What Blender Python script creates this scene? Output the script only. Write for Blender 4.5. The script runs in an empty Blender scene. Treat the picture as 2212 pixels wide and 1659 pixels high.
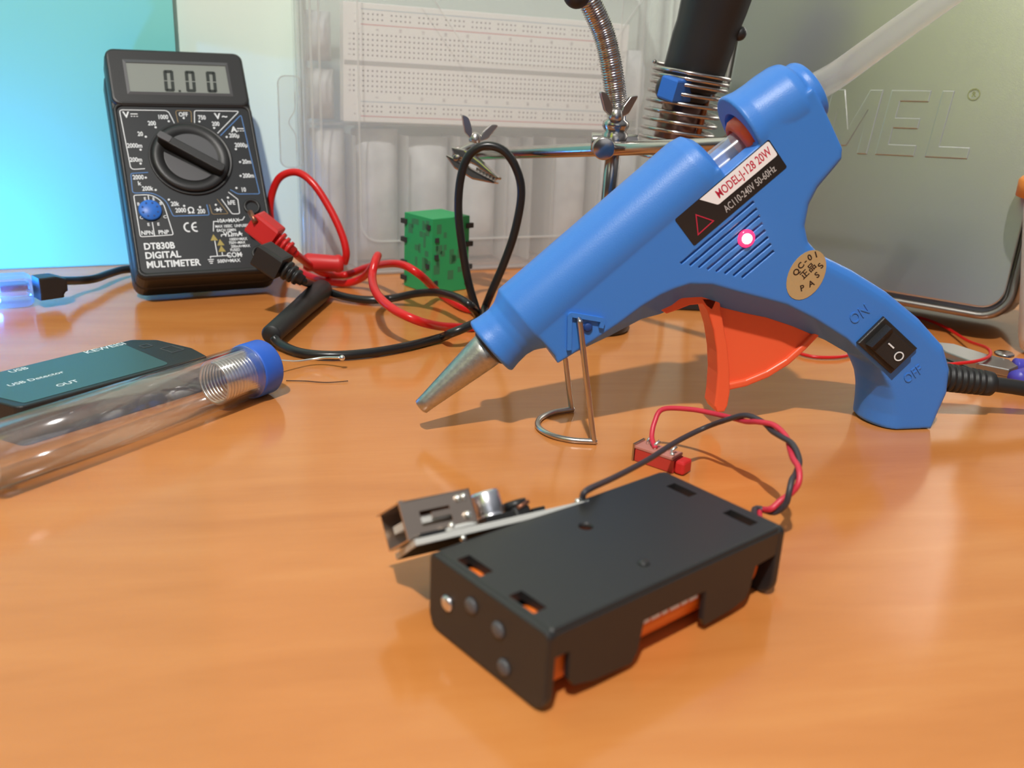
import bpy, bmesh, math, random
from mathutils import Vector, Matrix
R = math.radians
random.seed(7)
S = bpy.context.scene
COL = S.collection

# ---------------------------------------------------------------- camera
FPX, PITCH, ROLL, CAMH = 2050.0, 0.33796, 0.04873, 0.12599
cd = bpy.data.cameras.new('camera')
cam = bpy.data.objects.new('camera', cd); COL.objects.link(cam); S.camera = cam
cd.sensor_width = 36.0; cd.lens = 36.0*FPX/2212.0; cd.clip_start = 0.01; cd.clip_end = 50
fw = Vector((0, math.cos(PITCH), -math.sin(PITCH))); rt0 = Vector((1, 0, 0)); up0 = rt0.cross(fw)
crt = math.cos(ROLL)*rt0+math.sin(ROLL)*up0; cup = -math.sin(ROLL)*rt0+math.cos(ROLL)*up0
CAM = Vector((0, 0, CAMH))
cam.matrix_world = Matrix.Translation(CAM) @ Matrix((crt, cup, -fw)).transposed().to_4x4()
cd.dof.use_dof = True; cd.dof.focus_distance = 0.36; cd.dof.aperture_fstop = 15.0

def ray(px, py): return fw+(px-1106)/FPX*crt-(py-829.5)/FPX*cup
def at(px, py, z=0.0):
    """the spot on the desk (or at height z above it) that the photo shows at this pixel"""
    d = ray(px, py); return CAM+d*((z-CAM.z)/d.z)
def aty(px, py, Y):
    d = ray(px, py); return CAM+d*((Y-CAM.y)/d.y)

# ---------------------------------------------------------------- light and view
S.view_settings.view_transform = 'Standard'; S.view_settings.look = 'None'
S.view_settings.gamma = 1.0; S.view_settings.use_curve_mapping = False
S.view_settings.exposure = 0.0
W = bpy.data.worlds.new('room_light'); S.world = W; W.use_nodes = True
W.node_tree.nodes['Background'].inputs[0].default_value = (0.80, 0.83, 0.90, 1)
W.node_tree.nodes['Background'].inputs[1].default_value = 0.5
# the room around the desk: pale lit ceiling, dimmer walls, dark floor
_nt = W.node_tree; _tc = _nt.nodes.new('ShaderNodeTexCoord'); _sp = _nt.nodes.new('ShaderNodeSeparateXYZ'); _cr = _nt.nodes.new('ShaderNodeValToRGB')
_ma = _nt.nodes.new('ShaderNodeMath'); _ma.operation = 'MULTIPLY_ADD'; _ma.inputs[1].default_value = .5; _ma.inputs[2].default_value = .5
_nt.links.new(_tc.outputs['Generated'], _sp.inputs[0]); _nt.links.new(_sp.outputs[2], _ma.inputs[0]); _nt.links.new(_ma.outputs[0], _cr.inputs[0]); _nt.links.new(_cr.outputs[0], _nt.nodes['Background'].inputs[0])
_e = _cr.color_ramp.elements
_e[0].position = .47; _e[0].color = (.05, .045, .04, 1); _e[1].position = .86; _e[1].color = (.60, .62, .66, 1)
_m = _e.new(.58); _m.color = (.150, .155, .160, 1); _m = _e.new(.70); _m.color = (.30, .31, .33, 1)
ld = bpy.data.lights.new('ceiling_lamp', 'AREA'); ld.shape = 'DISK'; ld.size = 0.05
ld.energy = 25.0; ld.color = (1.0, 0.955, 0.90)
lo = bpy.data.objects.new('ceiling_lamp', ld); COL.objects.link(lo)
lo.location = Vector((0.03, 0.33, 0))+Vector((-0.12, -0.63, 1.0))*1.4
lo.rotation_euler = (Vector((0.03, 0.33, 0))-lo.location).to_track_quat('-Z', 'Y').to_euler()

wd = bpy.data.lights.new('front_fill', 'AREA'); wd.shape = 'RECTANGLE'; wd.size = 1.4; wd.size_y = 1.0; wd.energy = 3.0; wd.color = (.93, .97, 1.0)  # added soft fill from behind the camera, standing in for bounced room light
wo = bpy.data.objects.new('front_fill', wd); COL.objects.link(wo); wo.location = (.5, -2.2, 1.0)
wo.rotation_euler = (Vector((0, .5, 0))-wo.location).to_track_quat('-Z', 'Y').to_euler()

# ---------------------------------------------------------------- materials
def mat(name, col, rough=0.5, metal=0.0, spec=0.5, alpha=1.0, emis=None, estr=0.0, bump=0.0, bscale=400, var=0.0, coat=0.0, sss=0.0):
    m = bpy.data.materials.new(name); m.use_nodes = True; nt = m.node_tree
    b = nt.nodes['Principled BSDF']
    b.inputs['Base Color'].default_value = (*col, 1); b.inputs['Roughness'].default_value = rough
    b.inputs['Metallic'].default_value = metal; b.inputs['Specular IOR Level'].default_value = spec
    b.inputs['Alpha'].default_value = alpha; b.inputs['Coat Weight'].default_value = coat
    if sss:
        b.inputs['Subsurface Weight'].default_value = sss; b.inputs['Subsurface Radius'].default_value = (0.004, 0.002, 0.001); b.inputs['Subsurface Scale'].default_value = 1.0
    if emis: b.inputs['Emission Color'].default_value = (*emis, 1); b.inputs['Emission Strength'].default_value = estr
    if bump or var:
        tc = nt.nodes.new('ShaderNodeTexCoord'); n = nt.nodes.new('ShaderNodeTexNoise')
        n.inputs['Scale'].default_value = bscale; n.inputs['Detail'].default_value = 3
        nt.links.new(tc.outputs['Object'], n.inputs['Vector'])
        if bump:
            bp = nt.nodes.new('ShaderNodeBump'); bp.inputs['Strength'].default_value = bump; bp.inputs['Distance'].default_value = 0.0005
            nt.links.new(n.outputs['Fac'], bp.inputs['Height']); nt.links.new(bp.outputs['Normal'], b.inputs['Normal'])
        if var:
            mx = nt.nodes.new('ShaderNodeMix'); mx.data_type = 'RGBA'
            mx.inputs[6].default_value = (*[c*(1-var) for c in col], 1); mx.inputs[7].default_value = (*[min(1, c*(1+var)) for c in col], 1)
            nt.links.new(n.outputs['Fac'], mx.inputs[0]); nt.links.new(mx.outputs[2], b.inputs['Base Color'])
    return m

def clear_mat(name, col, haze, hazecol, gloss=0.08, rough=0.08, tint=(1, 1, 1), trl=0.5):
    """thin clear plastic: see-through, a little milky, shiny at grazing angles"""
    m = bpy.data.materials.new(name); m.use_nodes = True; nt = m.node_tree; nt.nodes.clear()
    out = nt.nodes.new('ShaderNodeOutputMaterial'); tr = nt.nodes.new('ShaderNodeBsdfTransparent'); tr.inputs[0].default_value = (*tint, 1)
    df = nt.nodes.new('ShaderNodeBsdfDiffuse'); df.inputs[0].default_value = (*hazecol, 1)
    tl = nt.nodes.new('ShaderNodeBsdfTranslucent'); tl.inputs[0].default_value = (*hazecol, 1)
    m0 = nt.nodes.new('ShaderNodeMixShader'); m0.inputs[0].default_value = trl
    nt.links.new(df.outputs[0], m0.inputs[1]); nt.links.new(tl.outputs[0], m0.inputs[2])
    gl = nt.nodes.new('ShaderNodeBsdfGlossy'); gl.inputs[0].default_value = (*col, 1); gl.inputs['Roughness'].default_value = rough
    m1 = nt.nodes.new('ShaderNodeMixShader'); m1.inputs[0].default_value = haze
    fr = nt.nodes.new('ShaderNodeFresnel'); fr.inputs[0].default_value = 1.45
    ge = nt.nodes.new('ShaderNodeNewGeometry'); io = nt.nodes.new('ShaderNodeMath'); io.operation = 'MULTIPLY_ADD'; io.inputs[1].default_value = 1/1.45-1.45; io.inputs[2].default_value = 1.45
    nt.links.new(ge.outputs['Backfacing'], io.inputs[0]); nt.links.new(io.outputs[0], fr.inputs[0])
    ad = nt.nodes.new('ShaderNodeMath'); ad.operation = 'ADD'; ad.inputs[1].default_value = gloss
    m2 = nt.nodes.new('ShaderNodeMixShader')
    nt.links.new(tr.outputs[0], m1.inputs[1]); nt.links.new(m0.outputs[0], m1.inputs[2])
    nt.links.new(fr.outputs[0], ad.inputs[0]); nt.links.new(ad.outputs[0], m2.inputs[0])
    nt.links.new(m1.outputs[0], m2.inputs[1]); nt.links.new(gl.outputs[0], m2.inputs[2])
    nt.links.new(m2.outputs[0], out.inputs[0]); return m

def wood_mat():
    m = bpy.data.materials.new('beech_veneer'); m.use_nodes = True; nt = m.node_tree; b = nt.nodes['Principled BSDF']
    tc = nt.nodes.new('ShaderNodeTexCoord'); mp = nt.nodes.new('ShaderNodeMapping'); mp.inputs['Rotation'].default_value = (0, 0, R(12)); 
    nt.links.new(tc.outputs['Object'], mp.inputs[0])
    def noise(sc, detail, dist=0.0, rough=.5):
        m2 = nt.nodes.new('ShaderNodeMapping'); m2.inputs['Scale'].default_value = sc; nt.links.new(mp.outputs[0], m2.inputs[0])
        n = nt.nodes.new('ShaderNodeTexNoise'); n.inputs['Scale'].default_value = 1; n.inputs['Detail'].default_value = detail; n.inputs['Distortion'].default_value = dist; n.inputs['Roughness'].default_value = rough
        nt.links.new(m2.outputs[0], n.inputs['Vector']); return n
    a = noise((9, 60, 1), 4, 1.2); c = noise((3.5, 11, 1), 3, 1.5); d = noise((90, 900, 1), 2)
    def mixc(x, y, w):
        k = nt.nodes.new('ShaderNodeMath'); k.operation = 'MULTIPLY_ADD'; k.inputs[1].default_value = w
        nt.links.new(x, k.inputs[0])
        if y is None: k.inputs[2].default_value = 0
        else: nt.links.new(y, k.inputs[2])
        return k.outputs[0]
    f = mixc(a.outputs['Fac'], None, .45); f = mixc(c.outputs['Fac'], f, .45); f = mixc(d.outputs['Fac'], f, .1)
    r = nt.nodes.new('ShaderNodeValToRGB'); nt.links.new(f, r.inputs[0])
    r.color_ramp.elements[0].position = .36; r.color_ramp.elements[0].color = (0.540, 0.188, 0.044, 1)
    r.color_ramp.elements[1].position = .64; r.color_ramp.elements[1].color = (0.640, 0.250, 0.070, 1)
    e = r.color_ramp.elements.new(.5); e.color = (0.595, 0.216, 0.055, 1)
    nt.links.new(r.outputs[0], b.inputs['Base Color'])
    b.inputs['Roughness'].default_value = .15; b.inputs['Specular IOR Level'].default_value = .6
    return m

def tin_mat():
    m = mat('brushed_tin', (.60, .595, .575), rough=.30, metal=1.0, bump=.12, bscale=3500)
    return m

M = {}
M['blue'] = mat('blue_plastic', (.050, .215, .66), .38, bump=.12, bscale=2600, spec=.45)
M['blue_dark'] = mat('blue_recess', (.01, .05, .22), .6)
M['orange'] = mat('orange_plastic', (.90, .125, .045), .38, sss=.12)
M['nozzle'] = mat('cast_aluminium', (.48, .47, .44), .40, 1.0, bump=.15, bscale=700, var=.25)
M['steel'] = mat('steel_wire', (.55, .52, .49), .28, 1.0)
M['chrome'] = mat('chrome', (.48, .445, .42), .20, 1.0)
M['black'] = mat('black_plastic', (.018, .018, .018), .42, bump=.15, bscale=2500)
M['black_soft'] = mat('black_rubber', (.014, .014, .014), .5)
M['cable_black'] = mat('black_cable_skin', (.012, .012, .012), .3)
M['cable_red'] = mat('red_cable_skin', (.62, .012, .012), .3)
M['red'] = mat('red_plastic', (.60, .022, .022), .42)
M['dial'] = mat('dial_grey', (.085, .085, .09), .45)
M['face'] = mat('black_face_plate', (.016, .018, .020), .38)
M['lcd'] = mat('lcd_grey', (.25, .27, .245), .35)
M['lcd_seg'] = mat('lcd_segment', (.012, .018, .014), .5)
M['white_ink'] = mat('white_ink', (.75, .78, .80), .5)
M['blue_ink'] = mat('blue_ink', (.09, .22, .50), .5)
M['gold_ink'] = mat('gold_ink', (.30, .20, .08), .5)
M['yellow_ink'] = mat('yellow_ink', (.36, .28, .06), .5)
M['socket_blue'] = mat('socket_blue', (.03, .16, .60), .4)
M['white_paper'] = mat('white_sticker', (.92, .92, .94), .35)
M['black_paper'] = mat('black_sticker', (.022, .020, .020), .25)
M['red_ink'] = mat('red_ink', (.55, .02, .06), .5)
M['silver_ink'] = mat('silver_ink', (.48, .48, .48), .4)
M['gold_paper'] = mat('gold_foil_sticker', (.60, .46, .24), .32, .35, bump=.4, bscale=500)
M['black_ink'] = mat('black_ink', (.03, .015, .01), .5)
M['led'] = mat('lit_red_led', (1, .25, .15), .3, emis=(1, .40, .22), estr=30)
M['led_rim'] = mat('red_led_lens', (.9, .03, .08), .2, emis=(1, .02, .10), estr=2.2)
M['wall'] = mat('pale_green_paint', (.80, .945, .845), .7, bump=.1, bscale=300)
M['teal'] = mat('turquoise_paint', (.25, .78, .76), .5)
M['bb_white'] = mat('breadboard_plastic', (.95, .94, .91), .5)
M['hole'] = mat('dark_hole', (.03, .03, .03), .7)
M['grey_hole'] = mat('grey_hole', (.13, .13, .12), .7)
M['grey_ink'] = mat('grey_ink', (.42, .42, .40), .6)
M['rail_red'] = mat('rail_red', (.70, .30, .30), .6)
M['rail_blue'] = mat('rail_blue', (.50, .62, .68), .6)
M['green'] = mat('green_plastic', (.022, .34, .11), .5)
M['green_dark'] = mat('green_dark_plastic', (.045, .20, .09), .5)
M['cell'] = mat('orange_cell_wrap', (.80, .16, .012), .35)
M['holder'] = mat('matt_black_holder', (.020, .0195, .0195), .42, spec=.5)
M['pcb_edge'] = mat('pcb_edge', (.55, .55, .52), .5)
M['pcb_black'] = mat('pcb_black', (.012, .012, .012), .4)
M['pcb_under'] = mat('matt_black_solder_mask', (.010, .010, .010), .7, spec=.15)
M['usb_metal'] = mat('usb_metal', (.66, .53, .43), .30, 1.0)
M['capmetal'] = mat('capacitor_metal', (.80, .80, .84), .28, 1.0)
M['wire_dark'] = mat('dark_wire', (.045, .038, .045), .45)
M['wire_red'] = mat('pinkish_red_wire', (.62, .03, .06), .4)
M['copper'] = mat('brown_copper', (.30, .12, .07), .35, .8)
M['solder'] = mat('solder_wire', (.85, .84, .80), .28, 1.0)
M['cap_blue'] = mat('tube_cap_blue', (.022, .12, .60), .45)
M['teal_screen'] = mat('teal_label', (.045, .105, .105), .35)
M['tin'] = tin_mat()
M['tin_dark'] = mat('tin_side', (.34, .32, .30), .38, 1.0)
M['jar'] = mat('milky_white_plastic', (.72, .70, .70), .4, sss=.1)
M['jar_lid'] = mat('orange_lid', (.88, .27, .02), .4)
M['plier'] = mat('tool_steel', (.42, .41, .40), .34, 1.0)
M['plier_grip'] = mat('violet_blue_grip', (.07, .06, .45), .4)
M['switch_red'] = mat('red_switch_body', (.50, .04, .03), .4)
M['pink_pcb'] = mat('pinkish_board', (.50, .20, .16), .45)
M['iron_brown'] = mat('dark_bronze_barrel', (.24, .14, .11), .3, .8)
M['rust'] = mat('rusty_orange_wire', (.45, .16, .06), .4, .6)
M['grey_bag'] = mat('grey_antistatic_bag', (.66, .70, .74), .45, bump=.6, bscale=45, var=.6)
M['amber_part'] = mat('amber_part', (.75, .38, .12), .5)
M['clear'] = clear_mat('clear_tube_plastic', (1, 1, 1), .04, (.7, .7, .7), .07, .09)
M['stick'] = clear_mat('translucent_glue', (1, 1, 1), .20, (.90, .89, .95), .02, .22, trl=.6)
M['box_lid'] = clear_mat('frosted_lid', (1, 1, 1), .24, (.95, .97, .96), .0, .22, trl=.35)
M['box_tray'] = clear_mat('frosted_tray', (1, 1, 1), .10, (.92, .95, .95), .0, .3)
M['box_ridge'] = clear_mat('frosted_ridge', (1, 1, 1), .40, (.95, .97, .95), .02, .25)
M['case'] = clear_mat('clear_blue_case', (1, 1, 1), .10, (.35, .42, .95), .14, .08, (.82, .86, 1))
M['blue_led'] = mat('lit_blue_led', (.1, .4, 1), .3, emis=(.04, .32, 1.0), estr=70)
M['wood'] = wood_mat()
M['lime'] = clear_mat('lime_sheet', (1, 1, 1), .97, (.84, .94, .04), 0, .6, trl=.6)
M['thread'] = mat('dark_thread', (.06, .03, .02), .8)

# ---------------------------------------------------------------- mesh helpers
class MB:
    def __init__(s): s.v = []; s.f = []; s.sm = []
    def add(s, vs, fs, T=None, smooth=True):
        b = len(s.v); s.v += [tuple((T @ Vector(v)) if T else Vector(v)) for v in vs]
        s.f += [tuple(b+i for i in f) for f in fs]; s.sm += [smooth]*len(fs); return s
    def prism(s, poly, a0, a1, bev=0.0, axis='z', T=None, steps=3, smooth=False):
        """extrude a 2-D outline; bev: rounded edge radius (one number or one per vertex)"""
        n = len(poly); A = sum(poly[i][0]*poly[(i+1) % n][1]-poly[(i+1) % n][0]*poly[i][1] for i in range(n))
        if A < 0:
            poly = poly[::-1]
            if isinstance(bev, (list, tuple)): bev = bev[::-1]
        bv = bev if isinstance(bev, (list, tuple)) else [bev]*n
        nrm = []
        for i in range(n):
            p0, p1, p2 = Vector(poly[i-1]), Vector(poly[i]), Vector(poly[(i+1) % n])
            e0 = (p1-p0).normalized(); e1 = (p2-p1).normalized()
            n0 = Vector((-e0.y, e0.x)); n1 = Vector((-e1.y, e1.x)); k = n0+n1
            k = k/max(k.length_squared/2, .35) if k.length > 1e-6 else n0
            nrm.append(k)
        layers = []
        if max(bv) > 0:
            for j in range(steps+1):
                t = j/steps*math.pi/2; layers.append((1-math.sin(t), 1-math.cos(t), 0))
            for j in range(steps, -1, -1):
                t = j/steps*math.pi/2; layers.append((1-math.sin(t), 1-math.cos(t), 1))
        else: layers = [(0, 0, 0), (0, 0, 1)]
        vs = []; mb = max(bv)
        for ins, dz, side in layers:
            for i in range(n):
                q = Vector(poly[i])+nrm[i]*bv[i]*ins
                a = a0+bv[i]*dz if side == 0 else a1-bv[i]*dz
                vs.append({'z': (q.x, q.y, a), 'y': (q.x, a, q.y), 'x': (a, q.x, q.y)}[axis])
        fs = []; L = len(layers)
        for l in range(L-1):
            for i in range(n):
                k = (i+1) % n; fs.append((l*n+i, l*n+k, (l+1)*n+k, (l+1)*n+i))
        fs.append(tuple(range(n))[::-1]); fs.append(tuple((L-1)*n+i for i in range(n)))
        if axis == 'y': fs = [f[::-1] for f in fs]
        b = len(s.f); s.add(vs, fs, T, smooth)
        if smooth: s.sm[-1] = False; s.sm[-2] = False
        return s
    def box(s, x0, y0, z0, x1, y1, z1, bev=0.0, T=None, r=0.0, axis='z', steps=2):
        if axis == 'z': return s.prism(rrect(x0, y0, x1, y1, r), z0, z1, bev, 'z', T, steps)
        if axis == 'y': return s.prism(rrect(x0, z0, x1, z1, r), y0, y1, bev, 'y', T, steps)
        return s.prism(rrect(y0, z0, y1, z1, r), x0, x1, bev, 'x', T, steps)
    def lathe(s, prof, T=None, n=40, smooth=True, closed=False):
        """profile of (radius, z) turned about z"""
        vs = []; fs = []; m = len(prof)
        for r, z in prof:
            for i in range(n):
                a = 2*math.pi*i/n; vs.append((r*math.cos(a), r*math.sin(a), z))
        for j in range(m-1 if not closed else m):
            jj = (j+1) % m
            for i in range(n):
                k = (i+1) % n; fs.append((j*n+i, j*n+k, jj*n+k, jj*n+i))
        if not closed:
            fs.append(tuple(range(n))[::-1]); fs.append(tuple((m-1)*n+i for i in range(n)))
        return s.add(vs, fs, T, smooth)
    def cyl(s, p0, p1, r0, r1=None, n=32, bev=0.0):
        p0, p1 = Vector(p0), Vector(p1); r1 = r0 if r1 is None else r1; L = (p1-p0).length
        T = Matrix.Translation(p0) @ (p1-p0).to_track_quat('Z', 'Y').to_matrix().to_4x4()
        pr = [(r0, 0), (r1, L)] if not bev else [(r0-bev, 0), (r0-bev*.3, bev*.3), (r0, bev), (r1, L-bev), (r1-bev*.3, L-bev*.3), (r1-bev, L)]
        return s.lathe(pr, T, n)
    def turned(s, p0, p1, prof, n=32):
        """profile of (distance from p0, radius) about the line p0-p1"""
        p0, p1 = Vector(p0), Vector(p1)
        T = Matrix.Translation(p0) @ (p1-p0).to_track_quat('Z', 'Y').to_matrix().to_4x4()
        return s.lathe([(r, z) for z, r in prof], T, n)
    def ball(s, c, r, n=16, sc=(1, 1, 1)):
        pr = [(max(1e-5, r*math.sin(math.pi*i/n)), -r*math.cos(math.pi*i/n)) for i in range(n+1)]
        T = Matrix.Translation(c) @ Matrix.Diagonal((*sc, 1)); return s.lathe(pr, T, 2*n)
    def tube(s, pts, r, n=12, close=False, taper=None):
        pts = [Vector(p) for p in pts]; N = len(pts)
        vs = []; fs = []; up = None
        for i in range(N):
            t = (pts[min(i+1, N-1)]-pts[max(i-1, 0)]) if not close else (pts[(i+1) % N]-pts[i-1])
            t.normalize()
            if up is None:
                up = Vector((0, 0, 1)) if abs(t.z) < .9 else Vector((1, 0, 0))
            a = t.cross(up).normalized(); up = a.cross(t).normalized()
            rr = r if taper is None else taper(i/(N-1))
            for k in range(n):
                q = 2*math.pi*k/n; vs.append(pts[i]+a*(rr*math.cos(q))+up*(rr*math.sin(q)))
        for i in range(N-1 if not close else N):
            j = (i+1) % N
            for k in range(n):
                l = (k+1) % n; fs.append((i*n+k, i*n+l, j*n+l, j*n+k))
        if not close: fs.append(tuple(range(n))[::-1]); fs.append(tuple((N-1)*n+k for k in range(n)))
        return s.add(vs, fs)
    def text(s, body, size, x, y, z=0.0, T=None, align='CENTER', bold=0.0, sx=1.0, rot=0.0, ext=0.0, shear=0.0):
        cu = bpy.data.curves.new('t', 'FONT'); cu.body = body; cu.size = size; cu.align_x = align; cu.align_y = 'CENTER'
        cu.offset = bold*size; cu.extrude = ext; cu.resolution_u = 3; cu.shear = shear
        o = bpy.data.objects.new('t', cu); COL.objects.link(o)
        bpy.context.view_layer.update()
        me = bpy.data.meshes.new_from_object(o.evaluated_get(bpy.context.evaluated_depsgraph_get()))
        K = Matrix.Translation((x, y, z)) @ Matrix.Rotation(rot, 4, 'Z') @ Matrix.Diagonal((sx, 1, 1, 1))
        if T: K = T @ K
        s.add([v.co for v in me.vertices], [tuple(p.vertices) for p in me.polygons], K, False)
        bpy.data.objects.remove(o); bpy.data.meshes.remove(me); bpy.data.curves.remove(cu); return s
    def line(s, pts, w, z=0.0, T=None, close=False, h=0.00012):
        """a flat printed line of width w through 2-D points"""
        P = [Vector(p) for p in pts]; n = len(P); vs = []; fs = []
        for i in range(n):
            a = P[i-1] if (i or close) else P[i]; c = P[(i+1) % n] if (i < n-1 or close) else P[i]
            d0 = (P[i]-a); d1 = (c-P[i]); d0 = d0.normalized() if d0.length > 1e-9 else d1.normalized(); d1 = d1.normalized() if d1.length > 1e-9 else d0
            t = (d0+d1).normalized(); nn = Vector((-t.y, t.x)); k = w/2/max(.5, nn.dot(Vector((-d1.y, d1.x))))
            for sg in (1, -1):
                q = P[i]+nn*k*sg; vs.append((q.x, q.y, z))
            for sg in (1, -1):
                q = P[i]+nn*k*sg; vs.append((q.x, q.y, z+h))
        for i in range(n if close else n-1):
            a, b = 4*i, 4*((i+1) % n)
            fs += [(a+2, a+3, b+3, b+2), (a, b, b+1, a+1), (a, a+2, b+2, b), (a+1, b+1, b+3, a+3)]
        return s.add(vs, fs, T, False)
    def disc(s, x, y, r, z=0, T=None, h=.00015, n=14): 
        return s.prism([(x+r*math.cos(2*math.pi*i/n), y+r*math.sin(2*math.pi*i/n)) for i in range(n)], z, z+h, 0, 'z', T)

def rrect(x0, y0, x1, y1, r=0.0, n=5):
    if not isinstance(r, (list, tuple)) and r <= 0: return [(x0, y0), (x1, y0), (x1, y1), (x0, y1)]
    rs = r if isinstance(r, (list, tuple)) else [r]*4; out = []
    for (cx, cy, a), q in zip(((x0, y0, 180), (x1, y0, 270), (x1, y1, 0), (x0, y1, 90)), rs):
        sx = 1 if cx == x0 else -1; sy = 1 if cy == y0 else -1
        for i in range(n+1):
            t = R(a+90*i/n); out.append((cx+sx*q+q*math.cos(t), cy+sy*q+q*math.sin(t)))
    return out
def rpoly(pts, n=4):
    """round the corners of (x, y, radius) points"""
    out = []; N = len(pts)
    for i in range(N):
        p0, p, p2 = Vector(pts[i-1][:2]), Vector(pts[i][:2]), Vector(pts[(i+1) % N][:2]); r = pts[i][2] if len(pts[i]) > 2 else 0
        if r <= 0: out.append(tuple(p)); continue
        a = (p0-p); b = (p2-p); la, lb = a.length, b.length; a.normalize(); b.normalize()
        ang = a.angle(b); d = min(r/math.tan(ang/2), la*.45, lb*.45)
        A, B = p+a*d, p+b*d
        for k in range(n+1):
            t = k/n; q = A*(1-t)**2+p*(2*t*(1-t))+B*t*t; out.append(tuple(q))
    return out
def spline(pts, n=10, close=False):
    P = [Vector(p) for p in pts]; N = len(P); out = []
    for i in range(N if close else N-1):
        g = (lambda k: P[k % N]) if close else (lambda k: P[max(0, min(N-1, k))])
        p0, p1, p2, p3 = g(i-1), g(i), g(i+1), g(i+2)
        for k in range(n):
            t = k/n; out.append(.5*((2*p1)+(p2-p0)*t+(2*p0-5*p1+4*p2-p3)*t*t+(3*p1-p0-3*p2+p3)*t**3))
    if not close: out.append(P[-1])
    return out

def obj(name, mb, m, parent=None, mw=None):
    me = bpy.data.meshes.new(name)
    if isinstance(mb, MB):
        me.from_pydata([tuple(v) for v in mb.v], [], mb.f); me.update()
        me.polygons.foreach_set('use_smooth', mb.sm)
        bm = bmesh.new(); bm.from_mesh(me); bmesh.ops.recalc_face_normals(bm, faces=bm.faces); bm.to_mesh(me); bm.free()
    else: me = mb
    me.materials.append(M[m]); o = bpy.data.objects.new(name, me); COL.objects.link(o)
    if parent: o.parent = parent
    if mw is not None: o.matrix_world = mw
    return o
def thing(name, label, cat, mw, group=None):
    o = bpy.data.objects.new(name, None); COL.objects.link(o); o.empty_display_size = .01; o.matrix_world = mw; tag(o, label, cat, group); return o
def tag(o, label, cat, group=None, kind=None):
    o['label'] = label; o['category'] = cat
    if group: o['group'] = group
    if kind: o['kind'] = kind
    return o
def pose(x, y, z, yaw, lean=0.0):
    """local x right, local z up the (leaning) face, local y away from the viewer"""
    u = Vector((math.cos(yaw), math.sin(yaw), 0)); b = Vector((-math.sin(yaw), math.cos(yaw), 0))
    v = Vector((0, 0, math.cos(lean)))+b*math.sin(lean); n = b*math.cos(lean)-Vector((0, 0, math.sin(lean)))
    return Matrix.Translation((x, y, z)) @ Matrix((u, n, v)).transposed().to_4x4()
# printing plane: (a, b) on a face looking towards local -y
FACE = Matrix(((1, 0, 0, 0), (0, 0, -1, 0), (0, 1, 0, 0), (0, 0, 0, 1)))
def face_at(y): return Matrix.Translation((0, y, 0)) @ FACE
mm = 0.001

# ================================================================ the setting
YW = 0.4042
WALLP = Matrix.Translation((-.1233, .5810, 0)) @ Matrix.Rotation(YW, 4, 'Z')
desk = obj('desk', MB().prism(rrect(-1.1, -.85, 1.5, -.0006, .02), -.03, 0, .002), 'wood', mw=WALLP)
tag(desk, 'orange-brown beech veneer desk top that everything stands on', 'desk')
w = obj('wall_back', MB().box(-1.2, 0, -.6, 1.6, .05, 2.2), 'wall', mw=WALLP); w['kind'] = 'structure'
f_ = obj('floor', MB().box(-3, -3, -.80, 3, 3, -.75), 'jar'); f_['kind'] = 'structure'
for sx in (-1.0, 1.4):
    for sy in (-.75, -.06): obj('leg', MB().box(sx-.03, sy-.03, -.75, sx+.03, sy+.03, -.03), 'wood', desk)
# unseen lime sheet, added behind the camera to tint the tin's reflection
cu = MB(); n = 40; vs = []; fs = []
for i in range(n+1):
    for z in (.95, 2.1): vs.append((i*.020, .025*math.sin(i*1.3), z))
for i in range(n): fs.append((2*i, 2*i+2, 2*i+3, 2*i+1))
cu.add(vs, fs)
o = obj('reflection_sheet', cu, 'lime', mw=Matrix.Translation((-1.62, -1.16, 0)) @ Matrix.Rotation(R(-38), 4, 'Z'))
md = o.modifiers.new('thick', 'SOLIDIFY'); md.thickness = .003
tag(o, 'unseen lime green sheet added behind the camera to colour the reflection in the tin', 'reflection_sheet')
ww = bpy.data.lights.new('sheet_backlight', 'AREA'); ww.shape = 'RECTANGLE'; ww.size = .75; ww.size_y = 1.0; ww.energy = 9.5  # added lamp behind the lime sheet, brightens its reflection in the tin
wwo = bpy.data.objects.new('sheet_backlight', ww); COL.objects.link(wwo); wwo.location = (-1.62+.79*.4-.15, -1.16-.62*.4-.20, 1.5)
wwo.rotation_euler = (Vector((.22, .49, .12))-wwo.location).to_track_quat('-Z', 'Y').to_euler()
# turquoise board against the wall
_n = WALLP.to_3x3() @ Vector((0, 1, 0)); _o = WALLP @ Vector((0, -.007, 0)); _d = ray(376, 60); _p = WALLP.inverted() @ (CAM+_d*((_o-CAM).dot(_n)/_d.dot(_n)))
o = obj('turquoise_board', MB().box(_p.x-.6, -.007, 0, _p.x, -.001, .40, .0008), 'teal', mw=WALLP.copy())
tag(o, 'smooth turquoise board standing upright against the wall behind the multimeter', 'board')

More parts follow.
